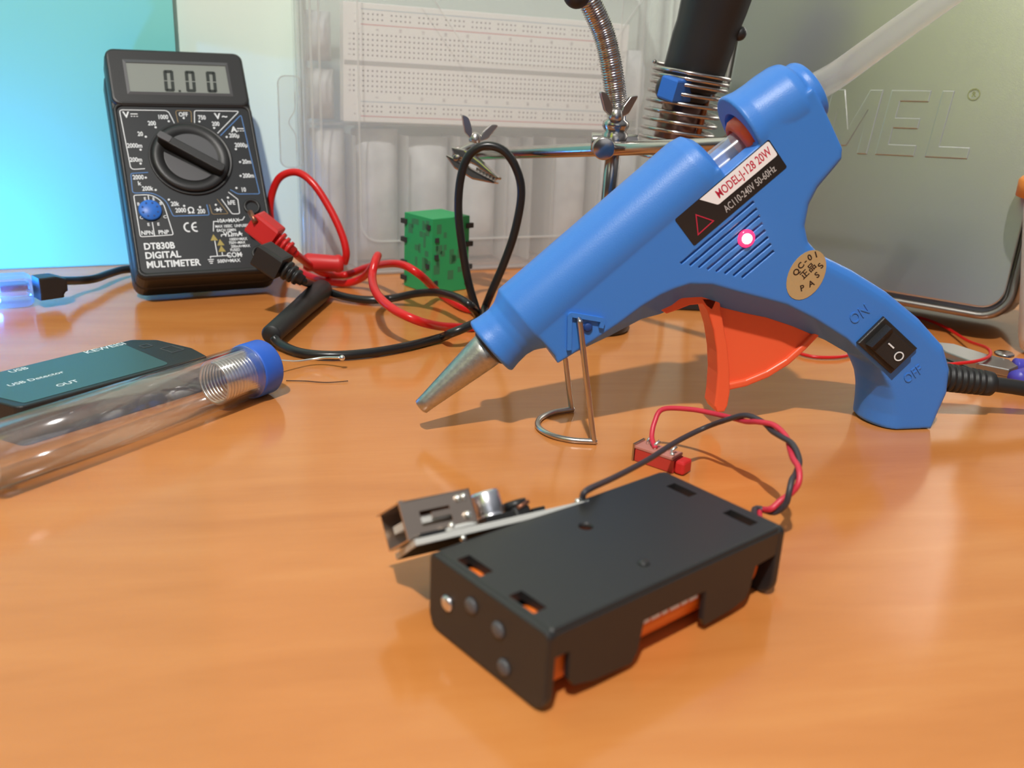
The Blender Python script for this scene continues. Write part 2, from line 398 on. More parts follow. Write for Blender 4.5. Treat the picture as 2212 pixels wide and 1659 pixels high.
# ================================================================ multimeter
def multimeter():
    T = pose(-.19092, .46030, 0, .48597, .60480); 
    # lowest edge of the leaning case is its back bottom edge
    T = Matrix.Translation(-(T.to_3x3() @ Vector((0, .025, 0)))) @ T
    T = Matrix.Translation((0, 0, .0003)) @ T
    t = thing('digital_multimeter', 'black handheld digital multimeter leaning back, its display reading 0.00', 'multimeter', T)
    body = MB()
    body.prism(rrect(0*mm, 0, 69*mm, 126*mm, 5*mm), 2.2*mm, 14*mm, 1.2*mm, 'y', steps=3)
    obj('front_shell', body, 'black', t)
    obj('back_shell', MB().prism(rrect(-.6*mm, -.3*mm, 69.8*mm, 121*mm, 6*mm), 12.5*mm, 24.7*mm, 2.6*mm, 'y', steps=4), 'black', t)
    # raised rim and screen block
    obj('rim', MB().prism(rrect(0.3*mm, 93.5*mm, 68.7*mm, 125.7*mm, 4.5*mm), 0, 4*mm, 1.6*mm, 'y', steps=3), 'black', t)
    rim = MB()
    out = rrect(.4*mm, .6*mm, 68.6*mm, 95*mm, 4*mm); inn = rrect(2.0*mm, 3.0*mm, 67.0*mm, 93.5*mm, 3*mm)
    for i in range(len(out)):
        j = (i+1) % len(out)
        rim.add([(out[i][0], 3*mm, out[i][1]), (out[j][0], 3*mm, out[j][1]), (out[j][0], .9*mm, out[j][1]*.998), (out[i][0], .9*mm, out[i][1]*.998), (inn[i][0], .6*mm, inn[i][1]), (inn[j][0], .6*mm, inn[j][1]), (inn[i][0], 3*mm, inn[i][1]), (inn[j][0], 3*mm, inn[j][1])],
                [(0, 1, 2, 3), (3, 2, 5, 4), (4, 5, 7, 6), (6, 7, 1, 0)])
    obj('bezel', rim, 'black', t)
    obj('face_plate', MB().prism(rrect(2.1*mm, 3.1*mm, 66.9*mm, 93.4*mm, 3*mm), 1.5*mm, 3*mm, 0, 'y'), 'face', t)
    # display window sunk into the block: sloping frame round a grey screen
    fr = MB(); o4 = [(8.2, 99.3), (60.4, 99.3), (60.4, 119.2), (8.2, 119.2)]; i4 = [(9.6, 100.6), (58.9, 100.6), (58.9, 117.2), (9.6, 117.2)]
    for i in range(4):
        j = (i+1) % 4
        fr.add([(o4[i][0]*mm, -.02*mm, o4[i][1]*mm), (o4[j][0]*mm, -.02*mm, o4[j][1]*mm), (i4[j][0]*mm, -.5*mm, i4[j][1]*mm), (i4[i][0]*mm, -.5*mm, i4[i][1]*mm), (i4[i][0]*mm, .3*mm, i4[i][1]*mm), (i4[j][0]*mm, .3*mm, i4[j][1]*mm)], [(0, 1, 2, 3), (3, 2, 5, 4)], smooth=False)
    obj('display_frame', fr, 'dial', t)
    scr = obj('display', MB().box(9.4*mm, -.12*mm, 100.4*mm, 59.1*mm, .4*mm, 117.3*mm), 'lcd', t)
    sg = MB(); F = face_at(-.14*mm)
    for x0 in (26.4, 37.0, 47.6):
        w_, h_, s_ = 4.9, 12.4, 1.65; y0 = 101.2
        sl = .06
        def seg(a, b, c, d):
            sg.prism([((x0+p+(q-0)*sl)*mm, (y0+q)*mm) for p, q in ((a, b), (c, b), (c, d), (a, d))], 0, .1*mm, 0, 'z', F)
        for yy in (0, h_-s_):
            sg.prism([((x0+p+(yy+q)*sl)*mm, (y0+yy+q)*mm) for p, q in ((.4, 0), (w_-.4, 0), (w_-1.0, s_), (1.0, s_))] if yy == 0 else [((x0+p+(yy+q)*sl)*mm, (y0+yy+q)*mm) for p, q in ((1.0, 0), (w_-1.0, 0), (w_-.4, s_), (.4, s_))], 0, .1*mm, 0, 'z', F)
        for xx in (0, w_-s_):
            for (b0, b1) in ((.5, h_/2-.3), (h_/2+.3, h_-.5)):
                seg(xx, b0, xx+s_, b1)
    sg.box(33.1*mm, 101.1*mm, 0, 34.3*mm, 102.2*mm, .1*mm, T=F)
    obj('digits', sg, 'lcd_seg', scr)
    # dial
    cx, cz = 34.0, 64.0
    D = Matrix.Translation((cx*mm, 0, cz*mm)) @ FACE
    obj('dial_well', MB().lathe([(20.4*mm, -1.4*mm), (20.4*mm, -.7*mm), (19.8*mm, -.5*mm), (19.2*mm, -1.0*mm)], D, 56), 'black', t)
    dl = MB().lathe([(18.8*mm, -1.6*mm), (18.8*mm, 0), (18.3*mm, .6*mm), (17*mm, 1.0*mm), (14*mm, .6*mm), (13.4*mm, -.1*mm), (0.01*mm, -.1*mm)], D, 56)
    dial = obj('dial', dl, 'black', t)
    gd = MB(); ang = R(-34)
    def RA(p): return (p[0]*math.cos(ang)-p[1]*math.sin(ang), p[0]*math.sin(ang)+p[1]*math.cos(ang))
    for sgn in (1, -1):
        arc = [(13.2*math.cos(R(a)), 13.2*math.sin(R(a))) for a in range(16, 165, 8)]
        pts = [RA((x*mm, sgn*y*mm)) for x, y in arc]
        gd.prism(pts, -.1*mm, .35*mm, .25*mm, 'z', D)
    obj('dial_insert', gd, 'dial', dial)
    bar = MB(); bar.prism([RA((x*mm, y*mm)) for x, y in rpoly([(-17.8, -2.1, 2), (17.2, -2.3, 2), (17.2, 2.3, 2), (-17.8, 2.1, 2)])], -.1*mm, 6.2*mm, .5*mm, 'z', D)
    gr = obj('grip_bar', bar, 'black', dial)
    bar = MB(); bar.prism([RA((x*mm, y*mm)) for x, y in rpoly([(-18.2, -1.9, 1.5), (-11.4, -1.9, 1), (-11.4, 1.9, 1), (-18.2, 1.9, 1.5)])], 5.4*mm, 6.5*mm, .3*mm, 'z', D)
    obj('pointer', bar, 'dial', dial)
    # printing
    F = face_at(1.45*mm)
    W_ = MB(); B_ = MB(); G_ = MB(); Y_ = MB(); lw = .42*mm
    def L(pts, mbx=W_, w=lw): mbx.line([(a*mm, b*mm) for a, b in pts], w, 0, F)
    L(rpoly_open([(11.2, 58.7), (4.6, 58.3, 2), (3.4, 91.2, 1.5), (26.6, 91.2, 2), (28.8, 83.6)]))
    L(rpoly_open([(38.6, 83.8), (39.6, 91.4, 1.2), (62.4, 91.4, 1.5), (49.3, 78.4)]))
    L(rpoly_open([(50.5, 77.0), (63.0, 89.3, 1.2), (65.3, 43.6, 1), (54.2, 43.8, 1), (50.8, 46.3)]), B_)
    L(rpoly_open([(12.4, 56.6), (4.2, 56.2, 1), (3.7, 45.6, 1.5), (12.8, 45.6, 3), (18.6, 41.6, 4), (20.9, 32.6, 1), (38.3, 32.6, 1), (37.9, 38.4)]), B_)
    L(rpoly_open([(30.6, 84.4), (30.2, 91.3, 1.5), (38.0, 91.3, 1.5), (37.2, 84.4)]), G_, .3*mm)
    obj('gold_frame', G_, 'gold_ink', t); G_ = MB()
    def L(pts, mbx=W_, w=lw): mbx.line([(a*mm, b*mm) for a, b in pts], w, 0, F)
    L(rpoly_open([(43.4, 41.3), (47.8, 33.0, 1), (39.8, 33.0, 1), (39.2, 38.4)]), G_, .3*mm); obj('gold_frame', G_, 'gold_ink', t)
    L(rpoly_open([(45.6, 41.2), (49.6, 32.8, 1), (53.4, 32.8, 1), (53.7, 40.8, .5), (49.6, 45.0)]))
    L(rpoly_open([(10.7, 22.4), (4.2, 22.3, 1), (4.0, 44.4, 1), (12.2, 44.6, 3), (17.2, 40.4, 4), (19.6, 22.7, 1), (10.7, 22.4)]))
    L([(10.7, 29.8), (10.8, 22.4)]); L([(10.7, 44.4), (10.7, 41.6)])
    def Tx(b, s, x, y, mbx=W_, al='CENTER', bo=.022, sx=1.0): mbx.text(b, s*1.17*mm, x*mm, y*mm, .05*mm, F, al, bo, sx)
    Tx('V', 4.0, 6.2, 88.4, bo=.03); Tx('V', 4.0, 50.8, 88.2, bo=.03); Tx('~', 4.2, 54.4, 88.3, bo=.02); Tx('A', 3.8, 58.0, 80.6, bo=.03)
    for (x, y) in ((10.0, 89.0), (61.4, 81.2)):
        L([(x-1.7, y), (x+1.7, y)], w=.5*mm)
        for k in (-1.3, 0, 1.3): L([(x+k-.4, y-1.3), (x+k+.4, y-1.3)], w=.4*mm)
    for b, x, y, dx, dy in (('1000', 23.6, 87.4, 26.1, 85.1), ('200', 17.8, 83.8, 19.3, 81.6), ('20', 11.5, 77.8, 13.9, 76.3), ('2000m', 8.0, 71.3, 10.5, 69.1), ('200m', 7.6, 63.6, 9.5, 61.5),
                          ('OFF', 33.8, 89.0, 33.7, 87.0), ('750', 42.8, 87.4, 41.2, 85.1), ('200', 49.2, 83.8, 48.1, 81.5), ('200µ', 57.6, 77.1, 53.6, 76.3), ('2000µ', 60.3, 71.6, 57.2, 69.3),
                          ('20m', 61.6, 62.0, 58.2, 61.9), ('200m', 61.2, 54.0, 57.2, 54.0), ('10', 57.4, 46.1, 54.0, 47.2), ('hFE', 50.2, 39.0, 48.9, 41.9), ('2000', 7.4, 54.0, 10.9, 53.8), ('200k', 10.9, 47.8, 14.6, 47.0),
                          ('20k', 22.6, 39.2, 20.1, 41.6), ('2000', 24.9, 35.6, 26.9, 38.0), ('200', 34.7, 34.7, 34.4, 37.1)):
        Tx(b, 2.9, x, y, sx=.76); W_.disc(dx*mm, dy*mm, .55*mm, 0, F)
    W_.disc(42.3*mm, 38.1*mm, .55*mm, 0, F)
    Tx('Ω', 3.9, 29.8, 35.3, bo=.02); Tx('k', 2.7, 7.5, 50.7)
    L([(41.3, 35.4), (45.0, 35.4)], w=.35*mm); W_.prism([(42.2*mm, 36.5*mm), (44.1*mm, 35.4*mm), (42.2*mm, 34.3*mm)], 0, .1*mm, 0, 'z', F); L([(44.2, 36.6), (44.2, 34.2)], w=.4*mm)
    Tx('DT830B', 4.1, 5.0, 17.0, al='LEFT', bo=.03, sx=.88); Tx('DIGITAL', 4.1, 5.0, 12.2, al='LEFT', bo=.03, sx=.92); Tx('MULTIMETER', 4.1, 5.0, 7.4, al='LEFT', bo=.03, sx=.90)
    # CE mark from arcs
    for cxx, in ((27.2,), (30.9,)):
        arc = [(cxx+1.9*math.cos(R(a)), 26.4+2.3*math.sin(R(a))) for a in range(75, 286, 14)]; L(arc, w=.75*mm)
    L([(29.3, 26.4), (31.2, 26.4)], w=.6*mm)
    for b, s, x, y in (('NPN', 2.6, 7.6, 24.2), ('PNP', 2.6, 15.2, 24.2), ('COM', 3.1, 47.2, 10.4), ('VΩmA', 3.1, 48.2, 21.7), ('10A⎓MAX', 2.4, 47.0, 29.2), ('500V⎓MAX', 2.2, 44.0, 7.4)):
        Tx(b.replace('⎓', '='), s, x, y, sx=.9)
    for b, x, y in (('E', 9.0, 42.4), ('E', 13.0, 42.2), ('B', 5.6, 39.6), ('B', 16.0, 39.6), ('C', 6.0, 32.4), ('C', 17.0, 32.4), ('E', 8.8, 28.6), ('E', 13.4, 28.6)): Tx(b, 1.9, x, y)
    for b, x, y in (('MAX 10SEC  UNFUSED', 48.6, 26.2), ('EACH 15MIN', 45.4, 24.0), ('1000V=MAX', 50.4, 18.9), ('750V~MAX', 49.6, 17.0), ('200mA=MAX', 51.0, 15.0), ('FUSED', 48.0, 13.1)): Tx(b, 1.75, x, y, sx=.82)
    L([(42.4, 29.0), (39.8, 29.0), (38.9, 23.6)]); L([(52.2, 29.3), (54.2, 29.3), (55.6, 31.2)]); L([(42.4, 20.6), (42.5, 21.6), (45.0, 21.8)]); L([(51.6, 21.8), (53, 21.9)])
    L([(38.8, 18.6), (38.9, 10.2)]); L([(45.2, 10.3), (35.4, 10.2), (35.4, 9.2)]); L([(41.4, 12.2), (41.4, 10.3)]); L([(50.0, 10.5), (51.2, 10.5)])
    for k, wv in enumerate((2.9, 2.1, 1.3)): L([(35.4-wv/2, 8.6-k*1.0), (35.4+wv/2, 8.6-k*1.0)], w=.45*mm)
    for x, y in ((38.6, 20.2), (41.4, 17.4), (41.5, 14.0)):
        Y_.prism([((x-1.8)*mm, (y-1.5)*mm), ((x+1.8)*mm, (y-1.5)*mm), (x*mm, (y+1.9)*mm)], 0, .12*mm, 0, 'z', F)
    obj('white_printing', W_, 'white_ink', t); obj('blue_printing', B_, 'blue_ink', t); tri = obj('warning_sign', Y_, 'yellow_ink', t)
    # transistor socket and jacks
    D2 = Matrix.Translation((10.5*mm, 1.5*mm, 36.0*mm)) @ FACE
    sk = obj('transistor_socket', MB().lathe([(5.4*mm, -.5*mm), (5.4*mm, 1.0*mm), (5.0*mm, 1.5*mm), (.01*mm, 1.5*mm)], D2, 40), 'socket_blue', t)
    h = MB()
    for k in range(8):
        a = R(22.5+45*k); h.disc(3.7*mm*math.cos(a), 3.7*mm*math.sin(a), .5*mm, 1.5*mm, D2)
    obj('pin_holes', h, 'blue_dark', sk)
    for (x, y) in ((60.0, 36.4), (60.0, 22.4), (60.0, 10.4)):
        D3 = Matrix.Translation((x*mm, 1.5*mm, y*mm)) @ FACE
        jk = obj('jack', MB().lathe([(4.3*mm, -.5*mm), (4.3*mm, .9*mm), (3.6*mm, 1.2*mm), (2.9*mm, .9*mm), (2.9*mm, -.4*mm), (.01*mm, -.4*mm)], D3, 32), 'black', t)
    return t
def rpoly_open(pts, n=5):
    out = [tuple(pts[0][:2])]
    for i in range(1, len(pts)-1):
        p0, p, p2 = Vector(pts[i-1][:2]), Vector(pts[i][:2]), Vector(pts[i+1][:2]); r = pts[i][2] if len(pts[i]) > 2 else 0
        if r <= 0: out.append(tuple(p)); continue
        a = (p0-p); b = (p2-p); la, lb = a.length, b.length; a.normalize(); b.normalize(); d = min(r, la*.45, lb*.45)
        for k in range(n+1):
            t = k/n; out.append(tuple((p+a*d)*(1-t)**2+p*(2*t*(1-t))+(p+b*d)*t*t))
    out.append(tuple(pts[-1][:2])); return out
multimeter()

# ================================================================ glue gun
CA, SA = math.cos(R(42)), math.sin(R(42))
def st(s, t): return (s*CA-t*SA, s*SA+t*CA)           # along the barrel, across it -> gun x, z (mm)
def G3(s, t, y=0): q = st(s, t); return Vector((q[0]*mm, y*mm, q[1]*mm))
GUN = Matrix.Translation((.0259, .3153, 0)) @ Matrix.Rotation(math.asin(.208), 4, 'Z')
def apply_mods(o):
    bpy.context.view_layer.update()
    me = bpy.data.meshes.new_from_object(o.evaluated_get(bpy.context.evaluated_depsgraph_get())); return me
def glue_gun():
    t = thing('hot_glue_gun', 'blue hot glue gun with an orange trigger, standing on its wire stand', 'glue gun', GUN)
    b = MB()
    # side outline of the housing: (x, z, edge radius) in mm
    out = [(-13.9, 28.3, .5), (-6.3, 33.3, .5), (5, 41.2, .5), (14, 48.2, .5), (21.6, 52.9, .5), (29.5, 55.4, .5), (37.7, 55.2, .5), (48, 52.5, .5), (56.7, 50.4, .5), (65.5, 48.2, .5),
           (76.6, 43.2, .5), (90.3, 35.6, .5), (98.8, 28.9, .5), (106, 23.6, .5), (110.6, 20, .5), (114.5, 15, .5), (117.5, 8, .5), (118.5, .4, 1.0), (131, .4, .5), (133.5, 6, 2.5), (135.8, 14, 3), (135.2, 23, 3.5), (130.8, 32, 4),
           (119, 42.2, 4.2), (104.5, 51.9, 4.2), (90, 59.5, 4.2), (76.5, 65.2, 4), (71, 69.8, 3), (69, 75, 3), (69.3, 82, 3), (71.5, 87.5, 3), (76.5, 94.5, 2.5), (78.2, 97.3, 2), (77.6, 100.8, 1.5)]
    up = [st(127, 40), st(127, 46), st(104, 46), st(104, 43), st(89, 43), st(89, 46), st(9.5, 46), st(9.5, 33)]
    poly = [(x*mm, z*mm) for x, z, _ in out]+[(x*mm, z*mm) for x, z in up]
    bv = [r*mm for *_, r in out]+[.8*mm]*len(up)
    b.prism(poly, -12.5*mm, 12.5*mm, bv, 'y', steps=4)
    b.turned(G3(9.5, 46), G3(90, 46), [(0, 12.2*mm), (.8*mm, 13*mm), (74*mm, 13*mm), (78*mm, 12.2*mm), (80*mm, 9.5*mm), (80.5*mm, 7*mm)], 64)
    b.turned(G3(-5.4, 46), G3(20, 46), [(0, 10.0*mm), (.7*mm, 10.9*mm), (4*mm, 10.3*mm), (8*mm, 10.0*mm), (11*mm, 10.6*mm), (13.5*mm, 12*mm), (15*mm, 13*mm), (20*mm, 13*mm)], 56)
    b.turned(G3(103.5, 46), G3(127, 42.8), [(0, 12.6*mm), (.8*mm, 13.2*mm), (5*mm, 12.5*mm), (9*mm, 12.5*mm), (14*mm, 12.9*mm), (19*mm, 12.9*mm), (21.5*mm, 12.2*mm), (23*mm, 10.5*mm)], 64)
    b.turned(G3(122, 42.6), G3(131, 41.6), [(0, 10.6*mm), (7*mm, 10.8*mm), (8.4*mm, 10.1*mm), (9*mm, 8.8*mm)], 56)
    # rounded nose of the foot
    lv = [(.4, 118, 8.6), (1.4, 118, 9.6), (6, 117.6, 9.3), (12, 115.4, 7.4), (17, 112.2, 5.0), (22, 107.6, 2.4), (25.5, 104.6, .6)]; fv = []; ff = []; nn_ = 0
    for z, xb, dep in lv:
        ring = [(xb+dep*math.cos(R(a)), 12.45*math.sin(R(a))) for a in range(90, 271, 10)]+[(127, -12.45), (127, 12.45)]; nn_ = len(ring)
        fv += [(x*mm, y*mm, z*mm) for x, y in ring]
    for l in range(len(lv)-1):
        for k in range(nn_):
            j = (k+1) % nn_; ff.append((l*nn_+k, l*nn_+j, (l+1)*nn_+j, (l+1)*nn_+k))
    ff.append(tuple(range(nn_))[::-1]); ff.append(tuple((len(lv)-1)*nn_+k for k in range(nn_))); b.add(fv, ff)
    # the two half shells slope in to a deeper seam along the underside
    sm = [(-12.5, 29.6, .4, -2.2), (-6.3, 33.5, 1.0, -4.2), (5, 41.4, 2.2, -6.0), (14, 48.4, 3.2, -7.6), (19.5, 51.8, 4.6, -9.2), (24, 53.8, 3.6, -9.6), (29.5, 55.6, 1.5, -8.6), (37.7, 55.4, 0, -8.0), (48, 52.7, -.8, -8.2),
          (56.7, 50.6, -1.4, -8.0), (65.5, 48.4, -2.0, -7.4), (76.6, 43.4, -2.8, -5.6), (90.3, 35.8, -2.6, -3.4), (98.8, 29.1, -1.6, -1.6), (105, 24.5, -.4, -.4)]
    fv = []; ff = []
    for x, z, dx, dz in sm:
        for xx, yy, zz in ((x, -12.4, z), (x+dx, -3, z+dz), (x+dx, 3, z+dz), (x, 12.4, z), (x, 12.4, z+3), (x, -12.4, z+3)): fv.append((xx*mm, yy*mm, zz*mm))
    for i in range(len(sm)-1):
        for k in range(6): ff.append((i*6+k, i*6+(k+1) % 6, i*6+6+(k+1) % 6, i*6+6+k))
    ff.append(tuple(range(6))[::-1]); ff.append(tuple((len(sm)-1)*6+k for k in range(6))); b.add(fv, ff)
    tmp = obj('tmp', b, 'blue')
    r = tmp.modifiers.new('r', 'REMESH'); r.mode = 'VOXEL'; r.voxel_size = .00045; r.use_smooth_shade = True
    s = tmp.modifiers.new('s', 'SMOOTH'); s.factor = .5; s.iterations = 2
    c = MB()
    c.turned(G3(85, 43.6), G3(140, 40.9), [(0, 5.9*mm), (11*mm, 5.9*mm), (18*mm, 6.2*mm), (18.2*mm, 10.6*mm), (36*mm, 9.8*mm), (36.2*mm, 6.4*mm), (41*mm, 7.6*mm), (45*mm, 9.2*mm), (55*mm, 10*mm)], 48)
    c2 = MB()
    for k in range(8):                                  # air slots round the lamp
        t0 = 29.2-k*2.62; l = 66.8+.25*k; e = 93.0-.3*k
        s0, s1 = (60.8+1.9*k, 91.6-.55*k)
        q = [st(s0, t0+.45), st(s1, t0+.45), st(s1, t0-.45), st(s0, t0-.45)]
        c2.prism([(x*mm, z*mm) for x, z in q], -14*mm, -11.2*mm, 0, 'y')
    cut = obj('cut', c, 'blue'); cut2 = obj('cut2', c2, 'blue')
    for cc in (cut, cut2):
        m_ = tmp.modifiers.new('b', 'BOOLEAN'); m_.operation = 'DIFFERENCE'; m_.object = cc; m_.solver = 'MANIFOLD'
    me = apply_mods(tmp)
    for x in (tmp, cut, cut2): bpy.data.objects.remove(x)
    me.materials.clear(); me.name = 'housing'
    me.polygons.foreach_set('use_smooth', [True]*len(me.polygons))
    hs = obj('housing', me, 'blue', t)
    # nozzle
    nz = MB().turned(G3(-37, 45.8), G3(-4, 46), [(0, 2.1*mm), (.4*mm, 2.8*mm), (3*mm, 3.0*mm), (28*mm, 6.0*mm), (33*mm, 6.3*mm)], 40)
    nz.turned(G3(-36.9, 45.8), G3(-36, 45.8), [(0, 1.0*mm), (.5*mm, 1.0*mm)], 16)
    obj('nozzle', nz, 'nozzle', t)
    obj('nozzle_collar', MB().turned(G3(-6.4, 46), G3(-4, 46), [(0, 6.4*mm), (.4*mm, 6.9*mm), (2.4*mm, 7.0*mm)], 32), 'black_soft', t)
    # stick carriage seen in the rear ring
    cr = MB().lathe([(5.9*mm, 0), (6.3*mm, -.5*mm), (7.6*mm, 0), (8.6*mm, 1.2*mm), (8.9*mm, 13*mm), (5.9*mm, 13*mm)], Matrix.Translation(G3(101.6, 42.6)) @ (G3(118, 41.8)-G3(101.6, 42.6)).to_track_quat('Z', 'Y').to_matrix().to_4x4(), 48, closed=True)
    obj('stick_clamp', cr, 'orange', t)
    # trigger: a wide blade, a thin web and a rounded rim
    tr = MB()
    def PP(pts): return [(x*mm, z*mm) for x, z in pts]
    blade_f = [(36.5, 49), (40.4, 44), (43.4, 37), (45.6, 29), (46.9, 21), (47.3, 13), (47.2, 8.6)]
    blade_b = [(48.6, 6.2), (51.4, 6.4), (52.3, 8.6), (52.6, 14), (51.4, 22), (49.4, 31), (46.6, 40), (44, 49)]
    tr.prism(PP(blade_f+blade_b), -5*mm, 5*mm, .7*mm, 'y')
    tr.prism(PP([(50, 15.6), (58, 17.2), (66, 20.2), (73, 24.6), (78.6, 30), (84, 36), (84, 46), (40, 53), (45, 36), (48, 24)]), -2.6*mm, 2.6*mm, .5*mm, 'y')
    rim = spline([(x*mm, 0, z*mm) for x, z in ((50.6, 15.2), (58, 16.6), (66.5, 20.0), (73.5, 24.6), (79.5, 30.4), (84, 35.5))], 8)
    tr.prism(PP([(52, 14.2), (59, 15.6), (67, 18.8), (74.2, 23.4), (80.3, 29.4), (85, 35), (83.4, 36.8), (78.6, 31.2), (73, 25.8), (66, 21.4), (58.4, 18.2), (51.8, 16.9)]), -4.2*mm, 4.2*mm, .8*mm, 'y')
    tr.prism(PP([(21.5, 45.4), (25.5, 43.2), (29.4, 44.6), (33.5, 46.2), (38, 46.6), (42, 44), (44, 50), (36, 52), (28, 50), (24, 47.8)]), -5*mm, 5*mm, .5*mm, 'y')
    obj('trigger', tr, 'orange', t)
    # swivel bracket and stand
    br = MB(); F = face_at(-12.4*mm)
    br.line([(a*mm, c_*mm) for a, c_ in rpoly_open([(-10.6, 33.4), (-11.2, 45.6, 1), (.2, 43.6, .8), (-.2, 40.9)])], 1.5*mm, 0, F, h=1.3*mm)
    obj('stand_bracket', br, 'blue', t)
    obj('pivot_screw', MB().turned(Vector((-4.6*mm, -12.2*mm, 41*mm)), Vector((-4.6*mm, -14*mm, 41*mm)), [(0, 1.5*mm), (1.0*mm, 1.5*mm), (1.3*mm, 1.1*mm)], 20), 'blue_dark', t)
    wr = [(-8.0, -12.0, 44.0), (-8.0, -14.2, 43.6), (-7.6, -14.6, 41.6), (-5.2, -15.0, 28), (-.6, -15.3, 3.4), (0, -15.3, 1.3), (-1.6, -15.0, 1.1)]
    lp = [(-8, -13.2, 1.1), (-13.8, -8.4, 1.1), (-16.4, -1, 1.1), (-14.2, 6.8, 1.1), (-8, 12.6, 1.1), (-1.6, 14.9, 1.1)]
    wr2 = [(0, 15.3, 1.3), (-.6, 15.3, 3.4), (-5.2, 15.0, 28), (-7.6, 14.6, 41.6), (-8.0, 14.2, 43.6), (-8, 12, 44)]
    pts = spline([Vector(p)*mm for p in wr+lp+wr2], 8)
    obj('wire_stand', MB().tube(pts, 1.0*mm, 12), 'steel', t)
    # model sticker
    Y0 = -12.52
    ROT = face_at(Y0*mm) @ Matrix.Rotation(R(42), 4, 'Z')
    stk = MB().prism([(a*mm, c_*mm) for a, c_ in rrect(67.6, 31.0, 106.6, 42.5, .6)], 0, .12*mm, 0, 'z', ROT)
    s1 = obj('model_sticker', stk, 'black_paper', t)
    wh = MB().prism([(a*mm, c_*mm) for a, c_ in rpoly([(77.8, 42.2), (81.6, 36.6, 1.2), (106.2, 36.4, .8), (106.2, 42.2, .8)])], .12*mm, .2*mm, 0, 'z', ROT)
    obj('white_field', wh, 'white_paper', s1)
    rd = MB().text('MODEL:J-128 20W', 4.2*mm, 94.0*mm, 39.3*mm, .24*mm, ROT, 'CENTER', .012, .66)
    tri = [st_(a, c_) for a, c_ in ((71.2, 33.0), (71.6, 38.6), (77.6, 33.6))]
    rd.line([(a*mm, c_*mm) for a, c_ in ((70.8, 33.2), (77.4, 33.4), (74.0, 39.0))], .35*mm, .13*mm, ROT, close=True)
    obj('red_printing', rd, 'red_ink', s1)
    sv = MB().text('AC110-240V 50-60Hz', 3.5*mm, 92.8*mm, 33.6*mm, .15*mm, ROT, 'CENTER', .008, .66)
    obj('silver_printing', sv, 'silver_ink', s1)
    # gold foil seal
    cxs, czs = 71.0, 58.6
    og = MB(); pl = [(cxs+6.9*math.cos(R(a)), czs+8.9*math.sin(R(a))) for a in range(0, 360, 15)]
    rr = R(-22)
    pl = [(cxs+6.6*math.cos(R(a))*math.cos(rr)-8.9*math.sin(R(a))*math.sin(rr), czs+6.6*math.cos(R(a))*math.sin(rr)+8.9*math.sin(R(a))*math.cos(rr)) for a in range(0, 360, 12)]
    FS = face_at(Y0*mm)
    og.prism([(x*mm, z*mm) for x, z in pl], 0, .14*mm, 0, 'z', FS)
    gs = obj('quality_seal', og, 'gold_paper', t)
    gt = MB()
    def q(b_, s_, x, z, a, bo=.03): gt.text(b_, s_*mm, x*mm, z*mm, .16*mm, FS, 'CENTER', bo, 1.0, R(a))
    for ch, x, z, a in (('0', 69.6, 58.3+3.6, 55), ):
        pass
    for ch, x, z, a in (('Q', 67.2, 59.6, 62), ('C', 68.5, 61.8, 55), ('-', 69.8, 63.4, 45), ('0', 71.3, 64.6, 35), ('1', 73.4, 65.6, 25), ('正', 70.4, 58.8, 48), ('品', 72.6, 61.2, 48), ('P', 70.2, 54.0, 20), ('A', 73.3, 55.6, 30), ('S', 75.0, 58.6, 45), ('S', 75.8, 61.8, 60)):
        q(ch, 3.0, x, z, a)
    obj('seal_printing', gt, 'black_ink', gs)
    # lamp
    LD = Matrix.Translation((47.5*mm, -12.2*mm, 70.9*mm)) @ FACE
    lm = obj('lamp_lens', MB().lathe([(3.0*mm, 0), (3.0*mm, .5*mm), (2.2*mm, 1.0*mm), (.01*mm, 1.0*mm)], LD, 32), 'led_rim', t)
    obj('lamp_glow', MB().ball((47.3*mm, -13.6*mm, 71*mm), 1.7*mm, 12, (1, .7, 1)), 'led', lm)
    # embossed switch words and the rocker switch
    em = MB(); FE = face_at(-12.5*mm)
    em.text('ON', 6.0*mm, 93.5*mm, 44.6*mm, .15*mm, FE, 'CENTER', 0, .8, R(40), .15*mm)
    obj('embossed_word', em, 'blue', t); em = MB(); em.text('OFF', 5.4*mm, 119.0*mm, 22.0*mm, .15*mm, FE, 'CENTER', 0, .8, R(40), .15*mm)
    obj('embossed_word', em, 'blue', t)
    c0 = Vector((106.2, 33.2)); ax = Vector((-.79, .60)); ay = Vector((.60, .79))
    e_x = Vector((16.0, -12.2)).normalized(); e_y = Vector((8.2, 9.0)).normalized()
    def sq(a, c_): return tuple((c0+e_x*a+e_y*c_)*mm)
    fb = MB().prism([sq(-9.9, -6.4), sq(9.4, -6.4), sq(9.4, 6.4), sq(-9.9, 6.4)], -14.0*mm, -11*mm, .7*mm, 'y')
    sw = obj('power_switch', fb, 'black', t)
    rk = MB(); P8 = []
    def P3(a, c_, y): x, z = sq(a, c_); return (x, y*mm, z)
    rk.add([P3(-7.6, -4.9, -14), P3(8.0, -4.9, -14), P3(8.0, 4.9, -14), P3(-7.6, 4.9, -14), P3(-7.0, -4.6, -17.4), P3(-3.8, -4.6, -14.9), P3(7.6, -4.6, -15.6), P3(7.6, 4.6, -15.6), P3(-3.8, 4.6, -14.9), P3(-7.0, 4.6, -17.4)],
           [(0, 1, 6, 5), (0, 5, 4), (3, 8, 7, 2), (3, 9, 8), (4, 5, 8, 9), (5, 6, 7, 8), (0, 4, 9, 3), (1, 2, 7, 6), (0, 3, 2, 1)], smooth=False)
    rk_o = obj('rocker', rk, 'black', sw)
    mk = MB()
